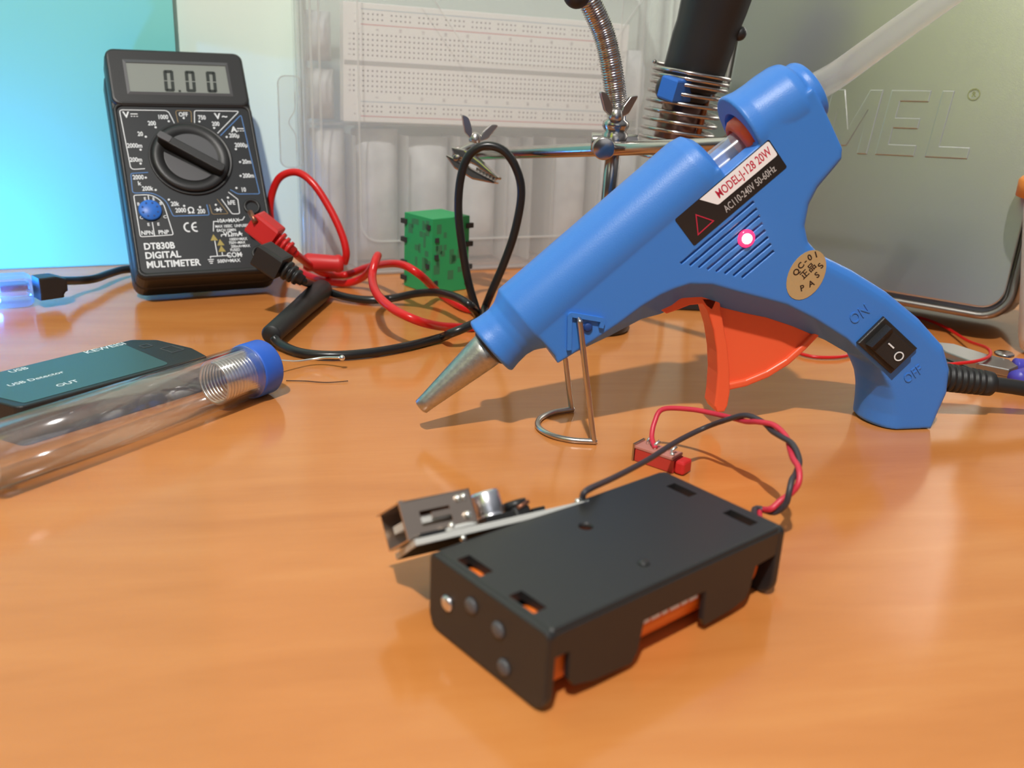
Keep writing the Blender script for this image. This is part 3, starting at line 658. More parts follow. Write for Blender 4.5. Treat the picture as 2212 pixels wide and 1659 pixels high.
    # the marks lie on the far half of the rocker
    o0 = Vector(P3(2.6, 0, -15.29)); xv = (Vector(P3(7.6, 0, -15.6))-Vector(P3(-3.8, 0, -14.9))).normalized(); yv = (Vector(P3(0, 1, 0))-Vector(P3(0, 0, 0))).normalized(); zv = xv.cross(yv)
    if zv.y > 0: zv = -zv
    RM = Matrix.Translation(o0+zv*.12*mm) @ Matrix((xv, yv, zv)).transposed().to_4x4()
    mk.line([(1.6*mm*math.cos(R(a))+2.2*mm, 1.6*mm*math.sin(R(a))-.4*mm) for a in range(0, 360, 20)], .45*mm, .1*mm, RM, close=True)
    mk.line([(-1.6*mm, .5*mm), (-4.6*mm, .5*mm)], .55*mm, .1*mm, RM)
    obj('rocker_marks', mk, 'white_ink', rk_o)
    # cord and its ribbed sleeve
    a0 = GUN.inverted() @ at(2200, 838, .0125)
    p0 = Vector((131*mm, 1*mm, 17.5*mm)); d = (a0-p0).normalized()
    prof = [(0, 5.6*mm), (6*mm, 5.6*mm)]
    for k in range(8):
        z = 8+k*2.5; prof += [((z-.35)*mm, (5.6-.10*k)*mm), (z*mm, (4.7-.10*k)*mm), ((z+.35)*mm, (4.7-.10*k)*mm), ((z+.7)*mm, (5.6-.1*k)*mm)]
    prof += [(29.5*mm, 4.7*mm), (30.6*mm, 3.6*mm), (31*mm, 2.9*mm)]
    cord = spline([p0+d*.028, p0+d*.045, p0+d*.07+Vector((0, 0, -.002)), p0+d*.12+Vector((0, .004, -.006)), p0+d*.18+Vector((0, .02, -.0068))], 8)
    cord = [Vector((p.x, p.y, max(p.z, .0031))) for p in cord]
    cd_ = obj('power_cord', MB().tube(cord, 2.9*mm, 14), 'black_soft', t)
    obj('strain_relief', MB().turned(p0, p0+d, prof, 32), 'black_soft', cd_)
def st_(a, b): return (a, b)
glue_gun()
# glue stick: through the rear ring, its long free end drooping away behind
stp = [G3(86.5, 43.5), G3(95, 43.1), G3(110, 42.4), G3(124, 41.7), G3(129, 41.5)]
stw = [GUN @ p for p in stp]
far = [aty(1806, 163, .3515), aty(1880, 110, .360), aty(1960, 52, .369), aty(2040, -4, .378), aty(2130, -66, .388)]
end = stw[-1]
pts = spline(stw+far, 8)
gsk = obj('glue_stick', MB().tube(pts, 4.8*mm, 24), 'stick')
tag(gsk, 'long translucent white glue stick fed through the back of the blue gun', 'glue stick')

# ================================================================ battery holder
BH = Matrix.Translation((.00973, .15728, 0)) @ Matrix.Rotation(.71016, 4, 'Z')
def battery_holder():
    t = thing('battery_holder', 'matt black two-cell battery holder lying face down in the foreground', 'battery holder', BH)
    b = MB(); L_, W_, H_ = 77.8, 40.6, 19.6
    prof = rrect(1.2*mm, .8*mm, (L_-1.2)*mm, (W_-.8)*mm, 1.2*mm)
    b.prism(prof, (H_-2.2)*mm, H_*mm, .8*mm, 'z')
    tmp = obj('tmp', b, 'holder')
    c = MB()
    for x0, x1, y0, y1 in ((2.4, 6.0, 25.0, 33.6), (2.4, 6.0, 7.6, 15.6), (70.2, 73.6, 24.6, 32.4), (70.2, 73.6, 5.4, 13.8)):
        c.box(x0*mm, y0*mm, 15*mm, x1*mm, y1*mm, 21*mm)
    c.cyl((37*mm, 28.4*mm, 15*mm), (37*mm, 28.4*mm, 21*mm), 1.9*mm, n=20)
    cut = obj('cut', c, 'holder'); m_ = tmp.modifiers.new('b', 'BOOLEAN'); m_.operation = 'DIFFERENCE'; m_.object = cut; m_.solver = 'EXACT'
    me = apply_mods(tmp); bpy.data.objects.remove(tmp); bpy.data.objects.remove(cut); me.materials.clear(); me.name = 'top_plate'
    obj('top_plate', me, 'holder', t)
    # end plates with rounded lower corners
    for x0, x1 in ((0, 2.4), (L_-2.4, L_)):
        p = MB().prism([(a*mm, c_*mm) for a, c_ in rrect(.2, .2, W_-.2, H_-.3, [4.2, 4.2, 1.6, 1.6], 5)], x0*mm, x1*mm, .6*mm, 'x')
        obj('end_plate', p, 'holder', t)
    # long side walls with a window and a foot notch at each end
    for y0, y1 in ((.4, 2.0), (W_-2.0, W_-.4)):
        o_ = [(6.4, 18.6), (6.4, 6.5), (8.2, 4.0), (14, 2.6), (25.5, 1.9), (27.2, 4.2), (28.4, 11.6), (48.9, 11.6), (49.2, 3.8), (50.2, 1.9), (60, 2.4), (65.4, 3.6), (66.6, 6), (67.6, 11.6), (75.4, 12.2), (76.2, 18.6)]
        o_ = [(1.5, 18.6), (1.5, 13), (6.2, 13)]+o_[1:]
        p = MB().prism([(a*mm, c_*mm) for a, c_ in o_], y0*mm, y1*mm, .3*mm, 'y')
        obj('side_wall', p, 'holder', t)
    obj('divider', MB().box(8*mm, 19.7*mm, 3*mm, 70*mm, 20.9*mm, 17.6*mm), 'holder', t)
    obj('moulding_dimple', MB().lathe([(1.5*mm, 0), (1.2*mm, .5*mm), (.01*mm, .7*mm)], Matrix.Translation((35.6*mm, 8.4*mm, (H_-.1)*mm)), 16), 'holder', t)
    for y, z, k in ((33.2, 9.6, 0), (24.6, 13.4, 1), (15.4, 12.4, 1), (13.0, 4.6, 1)):
        p = MB().lathe([(2.0*mm, 0), (1.8*mm, .5*mm), (1.0*mm, .8*mm), (.01*mm, .8*mm)], Matrix.Translation((0, y*mm, z*mm)) @ Matrix.Rotation(R(-90), 4, 'Y'), 20)
        obj('rivet', p, 'capmetal' if k == 0 else 'dial', t)
    for y in (10.4, 30.2):
        for x0, x1 in ((2.4, 3.4), (L_-3.4, L_-2.4)):
            obj('contact_strip', MB().box(x0*mm, (y-4)*mm, 4*mm, x1*mm, (y+4)*mm, 15*mm, .2*mm), 'copper', t)
    # leads: twisted red and dark wires arching to the switch and the board
    inv = BH.inverted()
    z = .012
    cl = [at(1655, 1112, .010), at(1692, 1085, .014), at(1716, 1045, .019), at(1722, 1005, .022), at(1706, 960, .024), at(1670, 925, .025), at(1620, 905, .024), at(1570, 905, .020)]
    C_ = spline(cl, 14)
    wa, wb = [], []
    for i, p in enumerate(C_):
        a = i*.20; off = Vector((math.cos(a), 0, math.sin(a)))
        tdir = (C_[min(i+1, len(C_)-1)]-C_[max(0, i-1)]).normalized(); u_ = tdir.cross(Vector((0, 0, 1))).normalized(); v_ = u_.cross(tdir)
        wa.append(p+(u_*math.cos(a)+v_*math.sin(a))*.95*mm); wb.append(p-(u_*math.cos(a)+v_*math.sin(a))*.95*mm)
    start = BH @ Vector((L_*mm+.001, 6*mm, 13*mm))
    redp = spline([start, at(1640, 1106, .010)]+[wa[k] for k in range(6, len(wa), 8)]+[at(1540, 893, .019), at(1490, 884, .018), at(1432, 884, .016), at(1414, 912, .012), at(1408, 945, .008), at(1416, 968, .006)], 6)
    drkp = spline([start+Vector((-.001, .0025, 0)), at(1630, 1100, .011)]+[wb[k] for k in range(6, len(wb), 8)]+[at(1520, 925, .014), at(1460, 955, .013), at(1400, 993, .014), at(1330, 1030, .018), at(1270, 1058, .0225), at(1258, 1074, .0205)], 6)
    obj('red_lead', MB().tube([inv @ p for p in redp], .85*mm, 10), 'wire_red', t)
    obj('dark_lead', MB().tube([inv @ p for p in drkp], .85*mm, 10), 'wire_dark', t)
battery_holder()
for k, (y, lab) in enumerate(((10.9, 'orange-wrapped cell showing through the window in the near side of the black holder'), (29.7, 'orange-wrapped cell in the far bay of the black holder, glimpsed through a slot'))):
    t = thing('battery_cell', lab, 'battery', BH @ Matrix.Translation((4.2*mm, y*mm, 8.85*mm)) @ Matrix.Rotation(R(90), 4, 'Y'))
    obj('wrap', MB().lathe([(8.0*mm, 0), (8.3*mm, .4*mm), (8.3*mm, 67.4*mm), (7.9*mm, 68.2*mm), (5*mm, 68.4*mm)], None, 40), 'cell', t)
    obj('terminal', MB().lathe([(3.0*mm, 68.2*mm), (3.0*mm, 69.3*mm), (.01*mm, 69.3*mm)], None, 24), 'capmetal', t)
    if k == 0:
        # the smudged pale printing along the cell
        pr = MB()
        # local z runs along the cell, local -y looks at the near side, local -x is up
        PL = Matrix.Translation((-1.0*mm, -8.35*mm, 34.5*mm)) @ Matrix(((0, -1, 0, 0), (0, 0, -1, 0), (1, 0, 0, 0), (0, 0, 0, 1))) @ Matrix.Rotation(R(-6), 4, 'X')
        for x0, x1 in ((-9.6, -6.4), (-5.8, -2.9), (-2.3, -.4), (.4, 3.6), (4.2, 6.4), (7.0, 9.8)): pr.line([(x0*mm, 0), (x1*mm, .1*mm)], 1.7*mm, .1*mm, PL)
        obj('wrap_printing', pr, 'white_paper', t)

# ================================================================ USB boost board leaning on the holder
def boost_board():
    E0 = at(895, 1165, .0222); E1 = at(1266, 1079, .0195)
    x = (E1-E0); Lp = x.length; x.normalize(); side = Vector((0, 0, 1)).cross(x)          # away from the viewer
    a = R(38); y = side*math.cos(a)-Vector((0, 0, 1))*math.sin(a); n = x.cross(y)
    T = Matrix.Translation(E0) @ Matrix((x, y, n)).transposed().to_4x4()
    t = thing('usb_boost_board', 'small white-edged circuit board with a USB socket, propped on the black holder', 'circuit board', T)
    L_ = Lp/mm
    pl = [(0, 0), (L_, 0), (L_, 22), (4.2, 20)]
    obj('pcb', MB().prism([(p*mm, q_*mm) for p, q_ in pl], -1.5*mm, 0, .15*mm, 'z'), 'pcb_edge', t)
    pl2 = [(.4, .4), (L_-.3, .4), (L_-.3, 21.7), (4.5, 19.7)]
    obj('solder_side', MB().prism([(p*mm, q_*mm) for p, q_ in pl2], -1.62*mm, -1.52*mm, 0, 'z'), 'pcb_under', t)
    # USB socket: a hollow folded metal shell, opening at the left end, a window in its side
    u_ = MB(); x0, x1, y0, y1, z0, z1, w_ = 1.0, 19.0, 3.0, 16.0, .4, 8.2, .35
    z1 = 9.4
    u_.box(x0*mm, y0*mm, (z1-w_)*mm, x1*mm, y1*mm, z1*mm); u_.box(x0*mm, y0*mm, z0*mm, x1*mm, y1*mm, (z0+w_)*mm)
    u_.box(x0*mm, (y1-w_)*mm, z0*mm, x1*mm, y1*mm, z1*mm); u_.box((x1-w_)*mm, y0*mm, z0*mm, x1*mm, y1*mm, z1*mm)
    for (a0, a1, b0, b1) in ((x0, 4.5, z0, z1), (12.6, x1, z0, z1), (4.5, 12.6, z0, 2.8), (4.5, 12.6, 6.4, z1)):
        u_.box(a0*mm, y0*mm, b0*mm, a1*mm, (y0+w_)*mm, b1*mm)
    u_.box(7.4*mm, (y0-.25)*mm, 4.2*mm, 12.4*mm, (y0+.1)*mm, 5.6*mm)
    for xx in (x0,): 
        u_.box((xx-1.0)*mm, y0*mm, (z1-.4)*mm, xx*mm, y1*mm, z1*mm, T=None); u_.box((xx-1.2)*mm, (y0-.4)*mm, z0*mm, xx*mm, (y0)*mm, (z1+.2)*mm)
    us = obj('usb_socket', u_, 'usb_metal', t)
    obj('socket_tongue', MB().box(2.5*mm, 5*mm, 3.8*mm, 17.5*mm, 14*mm, 5.6*mm), 'pcb_edge', us)
    obj('socket_base', MB().box(2.5*mm, 1.6*mm, 0, 17.5*mm, 4.4*mm, 1.2*mm, .1*mm), 'pcb_black', us)
    for xx in (15.2, 16.9): obj('dimple', MB().ball((xx*mm, (y0-.1)*mm, (7.6 if xx > 16 else 7.5)*mm), .9*mm, 8), 'solder', us)
    obj('dimple', MB().ball((16.6*mm, (y0-.2)*mm, 3.2*mm), 1.0*mm, 8), 'solder', us)
    # capacitor
    cp = MB().lathe([(3.4*mm, .9*mm), (3.7*mm, 1.4*mm), (3.7*mm, 2.0*mm), (3.4*mm, 2.3*mm), (3.7*mm, 2.8*mm), (3.7*mm, 7.6*mm), (3.4*mm, 8.2*mm), (.01*mm, 8.2*mm)], Matrix.Translation((25.2*mm, 7*mm, 0)), 36)
    ca = obj('capacitor', cp, 'capmetal', t); obj('capacitor_base', MB().box(21.2*mm, 2.8*mm, 0, 29.2*mm, 11*mm, 1.9*mm, .2*mm), 'pcb_black', ca)
    # coil on its black core
    obj('inductor', MB().box(29.6*mm, 3*mm, 0, 35.0*mm, 9*mm, 2.6*mm, .5*mm, r=1.5*mm).cyl((32.3*mm, 6*mm, 2.4*mm), (32.3*mm, 6*mm, 4.4*mm), 3.0*mm), 'pcb_black', t)
    obj('coil_wire', MB().cyl((30.6*mm, 2.7*mm, 2.2*mm), (34.2*mm, 2.7*mm, 3.2*mm), .5*mm), 'copper', t)
    obj('chip', MB().box(35.6*mm, 4*mm, 0, 39.4*mm, 8.2*mm, 1.5*mm, .1*mm), 'pcb_black', t)
    j = obj('solder_joint', MB().ball((13.0*mm, .9*mm, .5*mm), 1.1*mm, 8, (4, 1, .7)), 'pcb_edge', t)
    for xx, yy, zz in ((10.4, .5, 1.2), (12.4, .5, -2.2), (L_-.8, 1.6, .6), (L_-2.6, 1.0, .3)):
        obj('solder_joint', MB().ball((xx*mm, yy*mm, zz*mm), .8*mm, 8), 'solder', t)
boost_board()

# ================================================================ slide switch on the red lead
def slide_switch():
    p = at(1430, 1012, 0)
    T = Matrix.Translation(p+Vector((0, .002, 0))) @ Matrix.Rotation(R(-38), 4, 'Z') @ Matrix.Rotation(R(0), 4, 'X')
    t = thing('slide_switch', 'tiny red slide switch with bare solder pins, wired by the red lead', 'switch', T)
    obj('switch_body', MB().box(-8.5*mm, -3*mm, .1*mm, 6*mm, 3*mm, 4.6*mm, .3*mm), 'switch_red', t)
    obj('base_board', MB().box(-8.7*mm, -3.2*mm, 4.6*mm, 5.6*mm, 3.2*mm, 5.6*mm, .2*mm), 'pink_pcb', t)
    obj('switch_knob', MB().box(6.0*mm, -2.8*mm, .3*mm, 9.6*mm, 2.8*mm, 4.8*mm, .8*mm, r=1*mm), 'red', t)
    obj('metal_clip', MB().box(-9.4*mm, -3.3*mm, .1*mm, -8.7*mm, 3.3*mm, 6.2*mm, .1*mm), 'chrome', t)
    for x, y in ((-6.4, 1), (-2.6, -1), (1.2, .6), (3.8, -1.2)):
        obj('pin', MB().tube([(x*mm, y*mm, 5.4*mm), (x*mm, (y+.4)*mm, 7*mm), ((x+.8)*mm, (y+1.6)*mm, 8.2*mm)], .55*mm, 8), 'solder', t)
    for x, y in ((1.0, -2.2), (4.4, -1.6), (-6, 2)):
        obj('solder_blob', MB().ball((x*mm, y*mm, 5.9*mm), .8*mm, 8), 'solder', t)
slide_switch()

# ================================================================ solder tube and tester box
def solder_tube():
    Rr = .0103
    p1 = Vector((-.0928, .3362, Rr)); p0 = Vector((-.1480, .2413, Rr)); d = (p1-p0).normalized(); L_ = (p1-p0).length
    T = Matrix.Translation(p0) @ d.to_track_quat('Z', 'X').to_matrix().to_4x4()
    t = thing('solder_tube', 'clear plastic tube with a blue end cap holding a coil of solder', 'solder tube', T)
    q = Rr-.4*mm
    obj('clear_tube', MB().lathe([(q, 0), (q, L_-.009), (q-.8*mm, L_-.009), (q-.8*mm, 0)], None, 64, closed=True), 'clear', t)
    obj('end_cap', MB().lathe([(Rr-.6*mm, L_-.0095), (Rr-.1*mm, L_-.0090), (Rr, L_-.0084), (Rr, L_-.0012), (Rr-.4*mm, L_-.0004), (Rr-1.2*mm, L_), (.01*mm, L_)], None, 56), 'cap_blue', t)
    obj('rim_ring', MB().lathe([(q+.15*mm, L_-.0106), (q+.35*mm, L_-.0100), (q+.15*mm, L_-.0094), (q-.8*mm, L_-.0100)], None, 56, closed=True), 'clear', t)
    obj('end_plug', MB().lathe([(q-.9*mm, 0), (q-.9*mm, .0006), (.01*mm, .0006)], None, 48), 'box_ridge', t)
    hp = []; turns = 10; rr = 7.7*mm
    for i in range(turns*28+1):
        a = 2*math.pi*i/28; hp.append((rr*math.cos(a)*1.0, rr*math.sin(a)*1.0, L_-.0105-.0145+.0145*i/(turns*28)))
    obj('solder_coil', MB().tube(hp, .62*mm, 8), 'solder', t)
    # the free end of the solder pokes out past the cap
    inv = T.inverted()
    w = spline([at(604, 779, .006), at(640, 781, .0035), at(670, 777, .0030), at(700, 773, .0038), at(735, 773, .0050)], 6)
    obj('solder_end', MB().tube([inv @ p for p in w], .55*mm, 8).ball(inv @ at(739, 773, .0052), 1.2*mm, 8), 'solder', t)
solder_tube()
def tester():
    yaw = math.atan2(.0594, .039)
    c = at(452, 842, 0); T = Matrix.Translation(c) @ Matrix.Rotation(yaw, 4, 'Z')
    # local x runs back along the near edge (negative = towards the viewer), local y away from the tube
    t = thing('usb_tester', 'flat black USB tester box with a teal label, half seen through the clear tube', 'tester', T)
    H_ = 13.5
    out = rpoly([(-72, .4, 3), (0, 0, 1), (2.6, 12, 0), (.4, 30, 3), (-6, 37, 2), (-78, 37, 3)])
    obj('tester_case', MB().prism([(a*mm, b*mm) for a, b in out], .1*mm, H_*mm, .6*mm, 'z'), 'black', t)
    lb = rpoly([(-69, 2.6, 1), (-15, 2.0, 2.5), (-11.5, 36, 1), (-76, 36, 1)])
    s = obj('label_panel', MB().prism([(a*mm, b*mm) for a, b in lb], H_*mm, (H_+.12)*mm, 0, 'z'), 'teal_screen', t)
    tx = MB(); TT = Matrix.Translation((0, 0, (H_+.14)*mm))
    def q(b_, s_, x, y): tx.text(b_, s_*mm, x*mm, y*mm, 0, TT, 'CENTER', .01, 1, R(0))
    q('KEWEISI', 4.6, -19, 34.4); q('USB', 3.8, -53, 33.6); q('USB Detector', 3.4, -54, 21); q('OUT', 3.6, -50, 9.4)
    obj('label_printing', tx, 'white_ink', s)
    hl = MB()
    for x, y, w_, h_ in ((-7.6, 26, 3.4, 3.4), (-3.6, 15.6, 5.2, 7)):
        hl.line([((x-w_/2)*mm, (y-h_/2)*mm), ((x+w_/2)*mm, (y-h_/2)*mm), ((x+w_/2)*mm, (y+h_/2)*mm), ((x-w_/2)*mm, (y+h_/2)*mm)], .35*mm, H_*mm, None, close=True, h=.15*mm)
    obj('moulded_outline', hl, 'dial', t)
tester()

# ================================================================ blue-lit USB gadget and its cable
def gadget():
    p = at(78, 662, 0); T = Matrix.Translation(p) @ Matrix.Rotation(R(30), 4, 'Z')
    t = thing('lit_usb_gadget', 'clear plastic USB gadget glowing blue at the left edge of the desk', 'usb gadget', T)
    obj('clear_case', MB().prism([(a*mm, b*mm) for a, b in rrect(-62, -3, 0, 17, 5)], .2*mm, 14*mm, 3.2*mm, 'z', steps=5, smooth=True), 'case', t)
    obj('inner_board', MB().box(-58*mm, 1*mm, 5.6*mm, -3*mm, 13*mm, 7.2*mm, .1*mm), 'jar', t)
    obj('metal_port', MB().box(-14*mm, 3*mm, 7.2*mm, -1.5*mm, 12*mm, 10.4*mm, .6*mm), 'chrome', t)
    for x in (-16, -27, -40): obj('blue_lamp', MB().ball((x*mm, 1.2*mm, 4.0*mm), 1.5*mm, 10), 'blue_led', t)
    l = bpy.data.lights.new('gadget_light', 'POINT'); l.color = (.03, .30, 1); l.energy = .42; l.shadow_soft_size = .004
    lo_ = bpy.data.objects.new('gadget_light', l); COL.objects.link(lo_); lo_.parent = t; lo_.location = (-30*mm, 22*mm, 9*mm)
    return t, T
gt_, GT = gadget()
def usb_cable():
    a = at(78, 622, .0095); b = at(138, 614, .0095); d = (b-a).normalized()
    up = Vector((0, 0, 1)); s = up.cross(d).normalized(); up = d.cross(s)
    T = Matrix.Translation(a) @ Matrix((d, s, up)).transposed().to_4x4(); inv = T.inverted()
    t = thing('usb_cable', 'black USB cable plugged into the blue-lit gadget, running behind the multimeter', 'cable', T)
    L_ = (b-a).length/mm
    obj('plug', MB().prism([(x*mm, z*mm) for x, z in rpoly([(0, -5.4), (L_-2, -5.4, 1), (L_-2, -3, 0), (L_, -2.4, 1), (L_, 3.4, 1), (L_-5, 5.4, 2), (0, 5.4)])], -5*mm, 5*mm, .9*mm, 'y'), 'black', t)
    c = spline([b+d*-.002+Vector((0, 0, .002)), at(168, 606, .0078), at(204, 602, .0065), at(240, 590, .0055), at(272, 582, .005), at(330, 580, .003), at(420, 566, .003)], 8)
    obj('cord', MB().tube([inv @ p for p in c], 2.1*mm, 12), 'cable_black', t)
usb_cable()

# ================================================================ storage organiser with a breadboard inside
BX = pose(-.1187, .5203, .0003, .4042, .0312)
def organiser():
    t = thing('storage_organiser', 'frosted clear plastic organiser box standing on edge against the wall', 'storage box', BX)
    Wd, Hh, Dp = 231, 176, 44
    def hollow(mb, x0, z0, x1, z1, y0, y1, r, th):
        o_ = rrect(x0, z0, x1, z1, r); i_ = rrect(x0+th, z0+th, x1-th, z1-th, max(.5, r-th)); n = len(o_)
        for k in range(n):
            j = (k+1) % n
            P = lambda q, y: (q[0]*mm, y*mm, q[1]*mm)
            mb.add([P(o_[k], y0), P(o_[j], y0), P(o_[j], y1), P(o_[k], y1), P(i_[k], y0), P(i_[j], y0), P(i_[j], y1), P(i_[k], y1)], [(0, 1, 2, 3), (4, 7, 6, 5), (0, 4, 5, 1), (3, 2, 6, 7)])
    tr = MB(); hollow(tr, 5, 1, Wd-4, Hh-3, 8, Dp, 9, 1.2)
    tr.prism([(a*mm, b*mm) for a, b in rrect(6.2, 2.2, Wd-5.2, Hh-4.2, 8)], (Dp-1.2)*mm, Dp*mm, 0, 'y')
    obj('tray', tr, 'box_tray', t)
    ld_ = MB(); hollow(ld_, 0, 0, Wd, Hh, 0, 9, 9, 1.4)
    ld_.prism([(a*mm, b*mm) for a, b in rrect(1.4, 1.4, Wd-1.4, Hh-1.4, 8)], 0, 1.2*mm, 0, 'y')
    lid = obj('lid', ld_, 'box_lid', t)
    F = face_at(-.1*mm); rg = MB()
    A = rpoly_open([(31.4, 168), (32.3, 19.2, 12), (Wd-26, 19.2, 12), (Wd-26, 168)], 8)
    rg.line([(a*mm, b*mm) for a, b in A], 1.0*mm, 0, F, h=.5*mm)
    rg.line([(a*mm, b*mm) for a, b in rpoly_open([(58, 170), (98, 119, 10), (175, 118, 10), (208, 165)], 8)], .6*mm, 0, F, h=.4*mm)
    rg.line([(a*mm, b*mm) for a, b in rpoly_open([(190, 120), (190, 162, 8), (222, 164)], 8)], .6*mm, 0, F, h=.4*mm)
    obj('raised_ridge', rg, 'box_ridge', lid)
    ft = MB()
    for x in (6, 10.5): ft.box(x*mm, -.3*mm, 3*mm, (x+1.2)*mm, 0, (Hh-5)*mm)
    obj('edge_rib', ft, 'box_ridge', lid)
    # hang tab with its euro-hole outline
    tg = MB().prism([(a*mm, b*mm) for a, b in rrect(-11, 60, 1.5, 108, 4)], 3*mm, 4*mm, 0, 'y'); tb_ = obj('hang_tab', tg, 'box_tray', t)
    tl = MB(); F2 = face_at(2.9*mm)
    tl.line([(a*mm, b*mm) for a, b in rrect(-10.6, 60.4, 1.5, 107.6, 4)], .3*mm, 0, F2, close=True, h=.2*mm)
    tl.line([(a*mm, b*mm) for a, b in rpoly_open([(-2, 100), (-2, 90, 3), (-6.5, 84, 3), (-2, 78, 3), (-2, 68)])], .3*mm, 0, F2, h=.2*mm)
    obj('tab_outline', tl, 'grey_ink', tb_)
    for x in (60, 150, 200):
        obj('latch', MB().box(x*mm, -1.4*mm, (Hh-6)*mm, (x+22)*mm, 9*mm, (Hh+1)*mm, .5*mm), 'box_ridge', t)
    for x, z0, z1 in ((31, 3, 77), (62, 3, 77), (93, 3, 77), (124, 3, 77), (140, 3, 77), (155, 3, 77), (186, 3, 77)):
        obj('divider', MB().box(x*mm, 12*mm, z0*mm, (x+1.5)*mm, (Dp-1.5)*mm, z1*mm), 'box_ridge', t)
    obj('divider', MB().box(7*mm, 23*mm, 82*mm, (Wd-6)*mm, (Dp-1.5)*mm, 83.2*mm), 'box_ridge', t)
organiser()
def parts_bag(x0, z0, x1, z1, label, y0=14, y1=40):
    mb = MB(); random.seed(int(x0*7+z0)); n = 9; vs = []; fs = []
    cx, cz = (x0+x1)/2, (z0+z1)/2
    for side in (0, 1):
        for j in range(n):
            for i in range(n):
                a, b = i/(n-1), j/(n-1); e = min(1, 4*a*(1-a)*1.2)*min(1, 4*b*(1-b)*1.2)
                y = (y0+y1)/2+(-1 if side == 0 else 1)*(.5+e*((y1-y0)/2-1.5))+random.uniform(-1, 1)*e
                vs.append(((x0+(x1-x0)*a)*mm, y*mm, (z0+(z1-z0)*b)*mm))
    for side in (0, 1):
        o_ = side*n*n
        for j in range(n-1):
            for i in range(n-1):
                f = (o_+j*n+i, o_+j*n+i+1, o_+(j+1)*n+i+1, o_+(j+1)*n+i); fs.append(f if side == 0 else f[::-1])
    rim_ = [i for i in range(n)]+[j*n+n-1 for j in range(1, n)]+[(n-1)*n+i for i in range(n-2, -1, -1)]+[j*n for j in range(n-2, 0, -1)]
    for k in range(len(rim_)):
        a, b = rim_[k], rim_[(k+1) % len(rim_)]; fs.append((a, a+n*n, b+n*n, b))
    mb.add(vs, fs); o = obj('parts_bag', mb, 'grey_bag', mw=BX.copy()); tag(o, label, 'bag of parts', 'grey bags of parts in the organiser'); return o
parts_bag(33.5, 4, 61, 80, 'grey bag of parts in the compartment below the left half of the breadboard')
parts_bag(64.5, 4, 92, 76, 'grey bag of parts in the compartment behind the green block')
parts_bag(95.5, 4, 123, 76, 'grey bag of parts in the compartment right of the green block')
parts_bag(126, 4, 139.5, 76, 'slim grey bag of parts between two close dividers, left of the steel rod')
parts_bag(157.5, 4, 185, 76, 'grey bag of parts in the organiser compartment behind the steel rod')
parts_bag(188.5, 4, 222, 76, 'grey bag of parts in the last compartment before the tin')
parts_bag(9.5, 5, 29.5, 80, 'grey bag of parts low in the left edge compartment of the organiser')
parts_bag(8.5, 85, 24, 112, 'small grey bag beside the lower left corner of the breadboard')
parts_bag(8.5, 116, 23, 142, 'small grey bag beside the upper left corner of the breadboard')
parts_bag(207, 88, 221, 130, 'small grey bag beside the right end of the breadboard')

